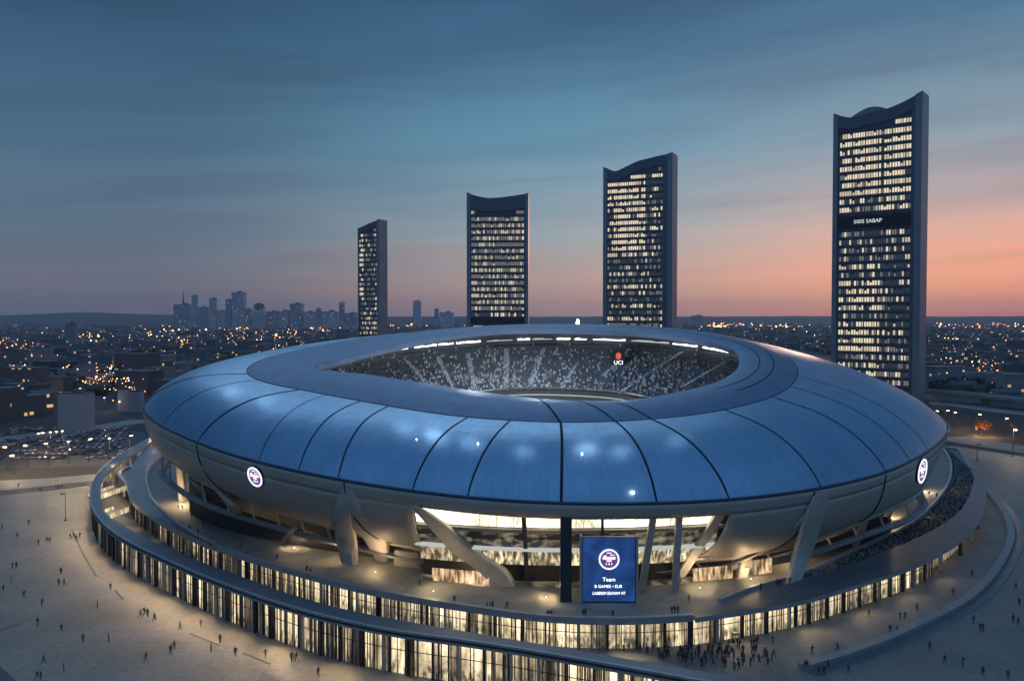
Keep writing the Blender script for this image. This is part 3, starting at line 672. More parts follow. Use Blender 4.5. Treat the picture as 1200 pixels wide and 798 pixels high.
# lit kiosks low under the shell, seen between the pillars
M['kiosk'] = lit_glass('kiosk_glass', ORANGE, CREAM, 1.0, sc_h=1.3, sc_v=.25, lo=.4, hi=.65, blot=.4)
for (xa, xb, y0_, h0, h1, dd_) in ((508,575,676,5.3,8.0,.4),(812,858,683,5.4,8.2,.4),(880,904,672,5.4,8.6,.4)):
    ta = az_near(lambda t: gp(t, 6, .925), xa, y0_-8); tb = az_near(lambda t: gp(t, 6, .925), xb, y0_-8)
    mb = MB(); q_ = [gp(ta+(tb-ta)*i/8, 0, .925) for i in range(9)]
    mb.grid([[Vector((p.x, p.y, h0)) for p in q_], [Vector((p.x, p.y, h1)) for p in q_]])
    mb.build('kiosk_front', [M['kiosk']], ST)
# --- emblems on the shell
def emblem_parts(parent, rad, strength=1.6, wp=False):
    """round crest in local XZ plane facing -Y: pale ring, plum field, pale bar and small figure marks"""
    ring = MB(); n = 40
    ring.grid([[(r_*math.cos(2*PI*i/n), y_, r_*math.sin(2*PI*i/n)) for i in range(n)] for r_, y_ in ((rad*.84, 0), (rad*.84, -.18), (rad, -.18), (rad, 0))], closed=True)
    field = MB(); ids = [field.vert((rad*.845*math.cos(2*PI*i/n), -.05, rad*.845*math.sin(2*PI*i/n))) for i in range(n)]; field.face(ids)
    mk = MB()
    mk.box((0, -.12, rad*.12), (rad*1.25, .06, rad*.26)); mk.box((-rad*.38, -.12, rad*.34), (rad*.3, .06, rad*.12)); mk.box((rad*.3, -.12, rad*.42), (rad*.42, .06, rad*.1))
    mk.box((0, -.12, rad*.62), (rad*.5, .06, rad*.1)); mk.box((0, -.12, -rad*.14), (rad*.5, .06, rad*.16)); mk.box((-rad*.26, -.12, -rad*.44), (rad*.1, .06, rad*.2)); mk.box((0, -.12, -rad*.44), (rad*.12, .06, rad*.22)); mk.box((rad*.26, -.12, -rad*.44), (rad*.1, .06, rad*.2))
    out = []
    for nm, g, m_ in (('ring', ring, emis('emblem_ring', (.85, .9, 1), strength)), ('field', field, emis('emblem_field', (.16, .07, .35), strength*.5)), ('crest', mk, emis('emblem_crest', (.95, .78, .9), strength))):
        o = bpy.data.objects.new(nm, g.mesh(nm, [m_])); COL.objects.link(o); o.parent = parent; out.append(o)
    return out
def shell_emblem(px, py, rad):
    d = ray(px, py); loc, nrm, _, _ = shell_bvh.ray_cast(CAM, d)
    if nrm.dot(d) > 0: nrm = -nrm
    mb = MB(); n = 32; ids = [mb.vert((rad*1.02*math.cos(2*PI*i/n), 0.0, rad*1.02*math.sin(2*PI*i/n))) for i in range(n)]; mb.face(ids)
    ids2 = [mb.vert((rad*1.02*math.cos(2*PI*i/n), 0.9, rad*1.02*math.sin(2*PI*i/n))) for i in range(n)]
    for i in range(n): mb.face((ids[i], ids[(i+1) % n], ids2[(i+1) % n], ids2[i]))
    e = mb.build('emblem', [M['darkmetal']], None)
    e.parent = ST; yv = -nrm; zv = (Vector((0,0,1))-yv*yv.z).normalized(); xv = yv.cross(zv)
    Rm = Matrix((xv, yv, zv)).transposed().to_4x4()
    e.matrix_parent_inverse = parent_inv(ST); e.matrix_basis = Matrix.Translation(loc+nrm*.75) @ Rm
    tag(e, 'round lit emblem with plum field and pale ring on the shell')
    emblem_parts(e, rad, 1.1)
shell_emblem(302, 557, 2.35); shell_emblem(1077, 551, 3.0)
# small lamps standing on the roof and added spots, with dummy boxes, for highlights
fix = MB(); fix.box((0, 0, .25), (.5, .5, .5)); fixm = fix.mesh('lamp', [M['lampwhite']]); dummy_fix = fix.mesh('lamp', [M['darkmetal']])  # the dark copy is the dummy below the added spots
def roof_lamp_or_dummy(px, py, sz=1.0):
    d = ray(px, py); loc, nrm, _, _ = roof_bvh.ray_cast(CAM, d)
    if loc is None: loc = at_d(px, py, 318)
    o = bpy.data.objects.new('roof_lamp_or_dummy', fixm); COL.objects.link(o); o.parent = ST; o.matrix_parent_inverse = parent_inv(ST); o.location = loc; o.scale = (sz,)*3
    return loc
p = roof_lamp_or_dummy(742, 578, .8); lamp('roof_glow', 'POINT', p+Vector((0, -.5, 1.2)), 30, (.9, .95, 1), ST, size=.2)
roof_lamp_or_dummy(488, 515, .3); roof_lamp_or_dummy(560, 520, .5); roof_lamp_or_dummy(682, 532, .5)
p = roof_lamp_or_dummy(677, 381, 2.2); lamp('roof_glow', 'POINT', p+Vector((0, -3, 2)), 120, (.95, .97, 1), ST, size=.3)
roof_lamp_or_dummy(677, 377, 1.6)
for px, py, e in ((262,452,1.0),(306,462,.6),(470,492,.55),(505,499,1.3),(548,508,.5),(612,520,.35),(690,516,.8),(733,520,.4),(800,505,.3)):
    loc, nrm, _, _ = roof_bvh.ray_cast(CAM, ray(px, py)); base = loc
    o = bpy.data.objects.new('roof_lamp_or_dummy', dummy_fix); COL.objects.link(o); o.parent = ST; o.matrix_parent_inverse = parent_inv(ST); o.location = base; o.scale = (.16, .16, .3)  # added dark dummy box, gives no light itself
    lamp('added_roof_spot', 'SPOT', base+Vector((0, 0, 6)), 620*e, (.62, .82, 1.0), ST, aim=base, size=2.5, spot=140, blend=1)  # added spot hanging over the roof, only to put highlights on it
# warm uplights on the deck under the shell
for px, py, e in ((215,590,1.6),(250,606,2.0),(300,622,.9),(345,640,.6),(400,655,.7),(440,668,.5),(508,690,.5),(560,682,.8),(640,697,.5),(820,686,.5),(880,676,.4),(930,660,.6),(1000,632,.7),(1045,605,1.0),(1085,575,.8)):
    p = at(px, py, 5.4)
    o = bpy.data.objects.new('deck_uplight', fixm); COL.objects.link(o); o.parent = ST; o.matrix_parent_inverse = parent_inv(ST); o.location = p-Vector((0,0,.5)); o.scale = (.35,.35,.35)
    lamp('uplight', 'POINT', p+Vector((0, 0, 2.2)), 1700*e, (1.0, .74, .42), ST, size=.15)
# floodlights inside the bowl
for k_ in range(12):
    a = -PI+2*PI*(k_+.5)/12; p = OB(a, .97, -2.0)
    lamp('bowl_flood', 'SPOT', p, 24000, (.9, .97, 1), ST, aim=TS_(a+PI, .7), size=.8, spot=85)
#PART3
# ------------------------------------------------------------------ ground
def ground_mat(name, cols, scale=.004, rough=.9, extra=None):
    m, nt_, b = newmat(name); L_ = nt_.links.new
    g = N(nt_, 'ShaderNodeNewGeometry'); n1 = N(nt_, 'ShaderNodeTexVoronoi'); n1.inputs['Scale'].default_value = scale*6
    n2 = N(nt_, 'ShaderNodeTexNoise'); n2.inputs['Scale'].default_value = scale; n2.inputs['Detail'].default_value = 10
    r = N(nt_, 'ShaderNodeValToRGB'); e = r.color_ramp.elements; e[0].position = .35; e[1].position = .65; e[0].color = (*cols[0], 1); e[1].color = (*cols[1], 1)
    mx = N(nt_, 'ShaderNodeMix', data_type='RGBA', blend_type='MULTIPLY'); mx.inputs[0].default_value = .5
    L_(g.outputs['Position'], n1.inputs['Vector']); L_(g.outputs['Position'], n2.inputs['Vector']); L_(n2.outputs[0], r.inputs[0])
    L_(r.outputs[0], mx.inputs[6]); L_(n1.outputs['Color'], mx.inputs[7]); L_(mx.outputs[2], b.inputs['Base Color']); b.inputs['Roughness'].default_value = rough
    return m
mb = MB(); S = 14000; mb.quad((-S, -600, -.05), (S, -600, -.05), (S, S, -.05), (-S, S, -.05))
tag(mb.build('ground', [ground_mat('city_ground', ((.02, .024, .02), (.055, .055, .055)))]), kind='structure')
def plaza_mat():
    m, nt_, b = newmat('plaza_paving'); L_ = nt_.links.new
    g = N(nt_, 'ShaderNodeNewGeometry')
    n2 = N(nt_, 'ShaderNodeTexNoise'); n2.inputs['Scale'].default_value = .045; n2.inputs['Detail'].default_value = 9; n2.inputs['Roughness'].default_value = .62
    n3 = N(nt_, 'ShaderNodeTexNoise'); n3.inputs['Scale'].default_value = .9; n3.inputs['Detail'].default_value = 5
    r = N(nt_, 'ShaderNodeValToRGB'); e = r.color_ramp.elements; e[0].position = .3; e[1].position = .7; e[0].color = (.165, .148, .125, 1); e[1].color = (.265, .24, .205, 1)
    r3 = N(nt_, 'ShaderNodeMapRange'); r3.inputs[1].default_value = .3; r3.inputs[2].default_value = .7; r3.inputs[3].default_value = .78; r3.inputs[4].default_value = 1.1
    br = N(nt_, 'ShaderNodeTexBrick'); br.inputs['Scale'].default_value = 1; br.inputs['Brick Width'].default_value = 6; br.inputs['Row Height'].default_value = 6; br.inputs['Mortar Size'].default_value = .06; br.offset = 0
    br.inputs['Color1'].default_value = (1, 1, 1, 1); br.inputs['Color2'].default_value = (.93, .93, .93, 1); br.inputs['Mortar'].default_value = (.72, .72, .72, 1)
    a = N(nt_, 'ShaderNodeMix', data_type='RGBA', blend_type='MULTIPLY'); a.inputs[0].default_value = 1
    c = N(nt_, 'ShaderNodeMix', data_type='RGBA', blend_type='MULTIPLY'); c.inputs[0].default_value = 1
    for n_ in (n2, n3, br): L_(g.outputs['Position'], n_.inputs['Vector'])
    L_(n2.outputs[0], r.inputs[0]); L_(n3.outputs[0], r3.inputs[0]); L_(r.outputs[0], a.inputs[6]); L_(r3.outputs[0], a.inputs[7]); L_(a.outputs[2], c.inputs[6]); L_(br.outputs[0], c.inputs[7])
    L_(c.outputs[2], b.inputs['Base Color']); b.inputs['Roughness'].default_value = .62
    return m
M['plaza'] = plaza_mat()
def poly(name, pts, m, z=0.0, kind='structure', thick=0):
    mb = MB(); ids = [mb.vert((p[0], p[1], z)) for p in pts]; mb.face(ids)
    if thick:
        i2 = [mb.vert((p[0], p[1], z-thick)) for p in pts]
        for i in range(len(ids)): j = (i+1) % len(ids); mb.face((ids[i], i2[i], i2[j], ids[j]))
    return tag(mb.build(name, [m]), kind=kind)
pl = [(-380, -150), (380, -150), at(1600, 560), at(1350, 545), at(1200, 535), at(1120, 523), at(1000, 520), at(600, 500), at(200, 525), at(160, 551), at(60, 560), at(-60, 566), at(-500, 590)]
pl = [(Vector(p[:2]).to_3d() if not isinstance(p, Vector) else p) for p in pl]
poly('plaza', pl, M['plaza'], .004)
asphalt = mat('asphalt', (.05, .05, .052), .8, 0, .2, .5)
M['road_light'] = mat('road_light', (.24, .22, .19), .8, 0, .2, .08)
M['paint'] = mat('road_paint', (.7, .7, .66), .6)
def road(pxs, wid, m, z, name='road', wid2=None):
    P = cr([at(x, y, 0) for x, y in pxs], 8)
    mb = MB(); mb.grid([offset(P, wid/2), offset(P, -wid/2)])
    for v in range(len(mb.v)): mb.v[v] = (mb.v[v][0], mb.v[v][1], z)
    return tag(mb.build(name, [m]), kind='structure'), P
rd1, P1 = road([(-300,600),(-60,582),(60,572),(160,558)], 9, asphalt, .010)
_, P2 = road([(-420,548),(-60,520),(60,508),(140,497),(168,492)], 16, M['road_light'], .010)
_, P3 = road([(1110,512),(1150,519),(1210,528),(1320,545),(1500,565)], 20, M['road_light'], .012)
_, P4 = road([(1090,472),(1120,474),(1170,481),(1230,487),(1400,500)], 20, M['road_light'], .010)
_, P5 = road([(-500,470),(-100,462),(60,458),(180,452)], 22, asphalt, .010)
_, P6 = road([(880,398),(1000,410),(1150,438),(1300,470)], 30, asphalt, .010)
def strip(P, wid, z, m, name, z0_=-.02, kind='structure'):
    mb = MB(); A = offset(P, wid/2); B = offset(P, -wid/2); slab(mb, A, B, z, z0_); return tag(mb.build(name, [m, m]), kind=kind)
for P_, off in ((P1, 5), (P1, -5), (P2, 8.6), (P2, -8.6), (P3, 10.6), (P3, -10.6), (P4, 10.6), (P4, -10.6)):
    strip(offset(P_, off), .5, .14, M['concrete'], 'kerb')
for P_ in (P1, P3, P4):
    mb = MB()
    for i in range(0, len(P_)-1, 1):
        a = P_[i]; b_ = P_[i].lerp(P_[i+1], .5); n_ = offset([a, b_], .09); q = offset([a, b_], -.09)
        mb.quad(*[(p.x, p.y, .018) for p in (n_[0], n_[1], q[1], q[0])])
    tag(mb.build('road_marking', [M['paint']]), kind='structure')
# elevated road behind on the right
VD = thing('viaduct', 'long low dark elevated road crossing behind the right side of the stadium', 'viaduct', (0, 0, 0), world=True)
Pv = cr([at(x, y, 7) for x, y in ((1060,456),(1130,461),(1200,468),(1300,479),(1420,492))], 12)
mb = MB(); slab(mb, offset(Pv, 8), offset(Pv, -8), 7, 5.8); mb.build('deck', [M['concrete'], M['concrete']], VD)
for s_ in (8, -8): mb = MB(); slab(mb, offset(Pv, s_+.2), offset(Pv, s_-.2), 8.1, 6.9); mb.build('parapet', [M['concrete'], M['concrete']], VD)
for i in range(1, len(Pv), 4): mb = MB(); mb.box((Pv[i].x, Pv[i].y, 2.9), (2.2, 8, 5.9)); mb.build('pier', [M['concrete']], VD)
# faint dark lines (drain channels, worn tracks) on the plaza
for pts_ in ([(84,620),(98,650),(113,675)],[(135,691),(144,702)],[(222,742),(258,756)],[(285,765),(317,778)],[(0,738),(22,731)],[(-30,762),(-5,785),(14,803)]):
    P_ = cr([at(*q) for q in pts_], 2); wd = .45 if pts_[0][0] >= 0 else 1.6
    strip(P_, wd, .03 if wd < 1 else .35, M['darkmetal'], 'drain_channel')
# ------------------------------------------------------------------ facades
def facade(parent, P, z0_, z1_, bay, tone, wname='window', cname='column', colw=.35, skip=None, seed=1, nstrip=(8, 13), light=0.0, deep=.5):
    rr = random.Random(seed); n = max(1, int(sum((b-a).length for a, b in zip(P, P[1:]))/bay)); Q = resample(P, n=n)
    mats_ = [M['g0'], M['g1'], M['g2'], M['g3'], M['darkmetal'], M['blade']]
    for i in range(n):
        a, b_ = Q[i], Q[i+1]; t = (b_-a); ln = t.length; t = t/ln; nrm = Vector((-t.y, t.x, 0))
        c = proj((a.x, a.y, 3))
        if cname and not (skip and skip(c) and i % 3):
            mb = MB(); mb.box((a.x-nrm.x*.1, a.y-nrm.y*.1, (z0_+z1_)/2), (colw, .9, z1_-z0_), rz=math.atan2(t.y, t.x)); mb.build(cname, [M['darkmetal'] if rr.random() < .7 else M['blade']], parent)
        if skip and skip(c): continue
        tn = tone(i/n, rr); mb = MB(); k = rr.randint(*nstrip); cuts = sorted([0]+[rr.random() for _ in range(k-1)]+[1])
        for u0, u1 in zip(cuts, cuts[1:]):
            if (u1-u0)*ln < .16: continue
            p0 = a.lerp(b_, u0)+t*.05; p1 = a.lerp(b_, u1)-t*.05; dp = rr.uniform(0, deep)*0+.05
            tw = list(tn); tw[0] += 1.2; tw[3] *= .5; mi = rr.choices([0, 1, 2, 3, 4], tw)[0]
            mb.quad((p0.x+nrm.x*dp, p0.y+nrm.y*dp, z0_), (p1.x+nrm.x*dp, p1.y+nrm.y*dp, z0_), (p1.x+nrm.x*dp, p1.y+nrm.y*dp, z1_), (p0.x+nrm.x*dp, p0.y+nrm.y*dp, z1_), mi)
            mb.box((p1.x, p1.y, (z0_+z1_)/2), (.08, .25, z1_-z0_), 4 if rr.random() < .6 else 5, rz=math.atan2(t.y, t.x), bottom=False)
        mb.box(((a.x+b_.x)/2, (a.y+b_.y)/2, z0_+(z1_-z0_)*.62), (ln, .16, .1), 4, rz=math.atan2(t.y, t.x))
        mb.build(wname, mats_, parent)
        if light and i % 3 == 1:
            m_ = (a+b_)/2-nrm*1.4
            lamp('facade_spill', 'SPOT', (m_.x, m_.y, z1_-.2), .55*light*(.35+sum(tn[:2])/sum(tn)), (1, .72, .40), parent, aim=(m_.x-nrm.x*12, m_.y-nrm.y*12, 0), size=.5, spot=150, blend=1)  # added spots, standing in for warm glow the glazing spills over the plaza
    return Q
# podium: the raised deck the stadium stands on
PD = thing('podium', 'low round podium with paved deck and glazed wall carrying the stadium', 'podium', (CX, CY, 0), world=True)
HD = 5.0
outer_px = [(150,572),(153,586),(164,597),(195,617),(244,640),(313,663),(400,687),(460,700),(565,717),(656,728),(757,729),(812,725)]
rib_px = [(812,726),(870,717),(931,707),(999,687),(1075,661),(1131,627),(1149,600),(1151,575),(1139,551)]
PC = smooth(cr([Vector((-135, 335, HD)), at(141, 553, HD)]+[at(x, y, HD) for x, y in outer_px], 2.5), 5)
PB = smooth(cr([at(x, y, HD) for x, y in rib_px], 2.5), 5)
PBi = smooth(cr([at(x, y, HD) for x, y in [(812,723),(870,704),(931,685),(999,663),(1079,631),(1123,603),(1139,575),(1139,555),(1118,533)]], 2.5), 5)
back = [Vector(p) for p in ((185, 352, HD), (140, 400, HD), (60, 430, HD), (-40, 425, HD), (-110, 385, HD))]
edge = PC+PB[1:]+back
mb = MB(); c0 = mb.vert((CX, CY, HD)); ids = [mb.vert(p) for p in edge]
for i in range(len(ids)): mb.face((c0, ids[i], ids[(i+1) % len(ids)]))
mb.build('deck', [M['deck']], PD)
# deck edge coping
mb = MB(); slab(mb, offset(PC, -.25), offset(PC, .9), HD+.9, HD-.35); mb.build('parapet', [M['fascia'], M['fascia']], PD)
mb = MB(); slab(mb, offset(edge[len(PC)+len(PB)-2:]+[edge[0]], -.3), offset(edge[len(PC)+len(PB)-2:]+[edge[0]], .9), HD+.9, 0); mb.build('back_wall', [M['concrete'], M['concrete']], PD)
# left ribbon: raised walkway roof that tapers along the deck edge
LI = smooth(cr([at(x, y, 5.7) for x, y in [(200,523),(187,536),(172,552),(171,572),(181,593),(212,620),(250,641)]], 2.5), 5); LO = smooth(cr([at(x, y, 5.7) for x, y in [(170,526),(156,545),(149,560),(149,572),(153,586),(164,597),(195,617),(248,642)]], 2.5), 5)
n_ = 60; LI = resample(LI, n=n_); LO = resample(LO, n=n_)
mb = MB(); slab(mb, LO, LI, 6.3, 5.02); mb.build('walkway_roof', [M['ribbon'], M['fascia']], PD, smooth=False)
mb = MB(); slab(mb, offset(LI, .0), offset(LI, .7), 6.75, 5.04); mb.build('kerb_wall', [M['fascia'], M['fascia']], PD)
# right ribbon
RO = resample(PB, n=90); RI = resample(PBi, n=90)
mb = MB(); slab(mb, offset(RO, -.9), RI, HD+.62, HD-.25); mb.build('walkway_roof', [M['ribbon'], M['fascia']], PD)
HI = resample(smooth(cr([at(x, y, HD) for x, y in [(845,707),(880,692),(939,675),(1011,643),(1075,611),(1111,571),(1115,543),(1105,525)]], 2.5), 5), n=90)
RI2 = resample(RI[8:], n=90)
mb = MB(); slab(mb, offset(HI, .0), offset(HI, .7), HD+.8, HD-.1); mb.build('kerb_wall', [M['fascia'], M['fascia']], PD)
mb = MB()
for i in range(90):
    for j in range(60):
        t = R.random(); p = HI[i].lerp(HI[i+1], R.random()).lerp(RI2[i].lerp(RI2[i+1], R.random()), .06+.88*t)
        if proj(p)[0] < 938: continue
        mb.ico((p.x, p.y, HD+.15+R.random()*.3), R.uniform(.12, .38), R.randint(0, 1), .35)
tag(mb.build('low_planting', [M['hedge'], mat('hedge_grey', (.17, .18, .185), .9, 0, .4, .8)]), 'dark rough strip of low shrubs between deck kerb and curved walkway roof on the right', 'planting', kind='stuff')
# glazed walls of the podium
def toneC(u, rr):
    if u < .45: return rr.choice([(2, 4, 3, 1, .3), (2, 3, 4, 2, .3), (1, 3, 3, 2, .5)])
    if u < .72: return rr.choice([(0, 1, 3, 4, .3), (1, 2, 3, 3, .3), (3, 3, 2, 1, 0)])
    return rr.choice([(5, 3, 1, 0, 0), (6, 2, 1, 0, 0), (4, 3, 2, 1, 0), (3, 3, 2, .5, 0)])
facade(PD, offset(PC, .7), 0, HD-.4, 5.2, toneC, seed=3, light=2200, colw=.3)
def toneB(u, rr):
    if u < .25: return rr.choice([(3, 4, 2, .5, .5), (5, 3, 1, 0, 0), (2, 4, 2, .5, .5)])
    return rr.choice([(3, 4, 2, 1, .2), (4, 3, 1, .5, .2), (1, 2, 3, 2, .3)])
facade(PD, offset(PB, .8), 0, HD-.25, 5.6, toneB, seed=5, light=1900, colw=.55, skip=lambda c: c[0] > 1092 or c[1] < 640, nstrip=(6, 10))
Pb3 = [p for p in resample(offset(PB, 2.6), n=80)]
Pb3 = [p for p in Pb3 if proj(p)[0] > 1040]
mb = MB(); mb.grid([[Vector((p.x, p.y, 0)) for p in Pb3], [Vector((p.x, p.y, HD-.3)) for p in Pb3]]); mb.build('colonnade_wall', [lit_glass('colonnade_wall', WARM, CREAM, .75, sc_h=.1, sc_v=.1, floor=.35, blot=.15)], PD)  # warm light on the wall is put in as its own glow
# ------------------------------------------------------------------ outer curved pavilion
PV = thing('curved_pavilion', 'long curved glazed pavilion with dark flat roof sweeping round the front left', 'pavilion', (-100, 200, 0), world=True)
HP = 7.6
ao = [(176,512),(160,521),(137,534),(118,549),(107,566),(105,582),(111,602),(139,628),(209,662),(279,690),(348,713),(400,726),(460,738.5),(565,752.5),(670,770),(775,788.5),(880,808),(1000,830)]
ai = [(182,514),(168,524),(148,536),(130,549),(120,564),(118,585),(124,601),(149,619),(209,647),(279,673),(348,698),(400,712),(460,724),(565,742),(670,759.5),(775,777.5),(880,795),(1010,818)]
AO = resample(smooth(cr([at(x, y, HP) for x, y in ao], 2), 8), n=170); AI = resample(smooth(cr([at(x, y, HP) for x, y in ai], 2), 8), n=170)
mb = MB()
up = lambda P, z: [Vector((p.x, p.y, z)) for p in P]
mb.grid([up(offset(AO, .55), HP-.12), up(AI, HP-.12)], 0); mb.grid([up(AI, HP-.12), up(AI, 6.5)], 1); mb.grid([up(AI, 6.5), up(AO, 6.5)], 1)
mb.build('roof', [M['ribbon'], M['fascia']], PV)
mb = MB(); slab(mb, AO, offset(AO, .5), HP+.05, 6.45); mb.build('roof_edge', [M['fascia'], M['fascia']], PV)
mb = MB(); mb.grid([up(offset(AO, -.06), 7.3), up(offset(AO, -.06), 6.9)]); mb.build('edge_groove', [M['darkmetal']], PV)
def toneA(u, rr):
    if u < .5: return rr.choice([(4, 4, 2, 1, .3), (5, 3, 1, .5, .2), (3, 4, 2, 1, .3), (2, 3, 3, 2, .4)])
    if u < .80: return rr.choice([(5, 3, 2, 1, .2), (3, 4, 2, 1, .3), (6, 2, 1, .5, .1), (1, 3, 3, 2, .4)])
    return rr.choice([(1, 3, 3, 3, .3), (3, 3, 2, 2, .3), (1, 2, 3, 3, .5), (4, 3, 2, 1, .3)])
facade(PV, offset(AO, 1.0), 0, 6.5, 4.6, toneA, seed=11, light=8500, colw=.3)
AIo = offset(AI, -.5)
mb = MB(); mb.grid([up(AIo, 0), up(AIo, 6.5)]); mb.build('inner_wall', [lit_glass('inner_wall', WARM, CREAM, .35, sc_h=.5, sc_v=.3, lo=.45, hi=.7, floor=.02)], PV)
# short lit cross walls in the yard between pavilion and podium
for (xa, ya, xb, yb) in ((119,583,150,572),(130,606,151,598)):
    A = at(xa, ya, 4.0); B = at(xb, yb, 4.0)
    t = thing('link_bridge', 'short lit footbridge joining the curved pavilion and the podium, %s' % ('the farther one' if ya < 590 else 'the nearer one'), 'footbridge', (0, 0, 0), world=True)
    mb = MB(); slab(mb, [A, B], offset([A, B], 5), 4.2, 3.6); mb.build('deck', [M['blade'], M['g1']], t)
    for s_ in (0, 4.8): mb = MB(); slab(mb, offset([A, B], s_), offset([A, B], s_+.2), 5.1, 4.21); mb.build('railing', [M['darkmetal'], M['g1']], t)
    lamp('bridge_light', 'POINT', ((A.x+B.x)/2, (A.y+B.y)/2, 7.5), 500, (1, .8, .5), t, size=.4)
# ring kerb wall on the right plaza
KR = smooth(cr([at(x, y, .5) for x, y in [(940,781),(955,777),(1005,762),(1043,747),(1085,728),(1119,711),(1150,688),(1170,663),(1182,640),(1185,622),(1180,605),(1170,590),(1158,576),(1147,563)]], 2.5), 4)
kw = thing('ring_wall', 'low curved kerb wall sweeping across the right plaza', 'low wall', (100, 200, 0), world=True)
mb = MB(); slab(mb, offset(KR, -.9), offset(KR, .9), .95, 0); mb.build('wall', [M['concrete'], M['concrete']], kw)
mb = MB(); slab(mb, offset(KR, -3.0), offset(KR, -1.3), .25, 0); mb.build('step', [M['ribbon'], M['concrete']], kw)
# ------------------------------------------------------------------ the big screen in front of the gate
a_ = at(682, 706, HD); b_ = at(745, 706, HD); wS = (b_.x-a_.x); ctr = (a_+b_)/2
SCR = thing('display_screen', 'tall blue lit screen with round crest and white lettering before the stadium gate', 'screen', (ctr.x, ctr.y, HD))
hS = (706-628)/1000*ctr.y*1.0
mb = MB(); mb.box((0, .55, hS/2), (wS+.3, 1.0, hS)); mb.build('housing', [M['darkmetal']], SCR, bevel=.05)
m, nt_, b = newmat('screen_blue'); b.inputs['Base Color'].default_value = (.01, .02, .06, 1); b.inputs['Roughness'].default_value = .3
g = N(nt_, 'ShaderNodeTexCoord'); sp = N(nt_, 'ShaderNodeTexNoise'); sp.inputs['Scale'].default_value = .35; r = N(nt_, 'ShaderNodeValToRGB'); e = r.color_ramp.elements; e[0].position = .3; e[1].position = .7
e[0].color = (.006, .022, .085, 1); e[1].color = (.014, .055, .20, 1); nt_.links.new(g.outputs['Object'], sp.inputs['Vector']); nt_.links.new(sp.outputs[0], r.inputs[0]); nt_.links.new(r.outputs[0], b.inputs['Emission Color']); b.inputs['Emission Strength'].default_value = 1.0
mb = MB(); mb.quad((-wS/2+.15, 0, .25), (wS/2-.15, 0, .25), (wS/2-.15, 0, hS-.1), (-wS/2+.15, 0, hS-.1)); mb.build('panel', [m], SCR)
for sgn in (-1, 1): mb = MB(); mb.box((sgn*(wS/2+.22), .3, hS/2+.15), (.4, 1.4, hS+.3)); mb.build('frame_post', [M['blade']], SCR)
em = thing('crest', None, None, (0, -.06, hS*.665)); em.parent = SCR
emblem_parts(em, 2.0, 1.0)
text('lettering', 'Team', SCR, (0, -.08, hS*.355), 1.1, M['txt']); text('lettering', 'B GAMES • EUR', SCR, (-.1, -.08, hS*.25), .8, M['txt']); text('lettering', 'LIABEREM EEAMAM VIT', SCR, (0, -.08, hS*.145), .8, M['txt'], sx_=.78)
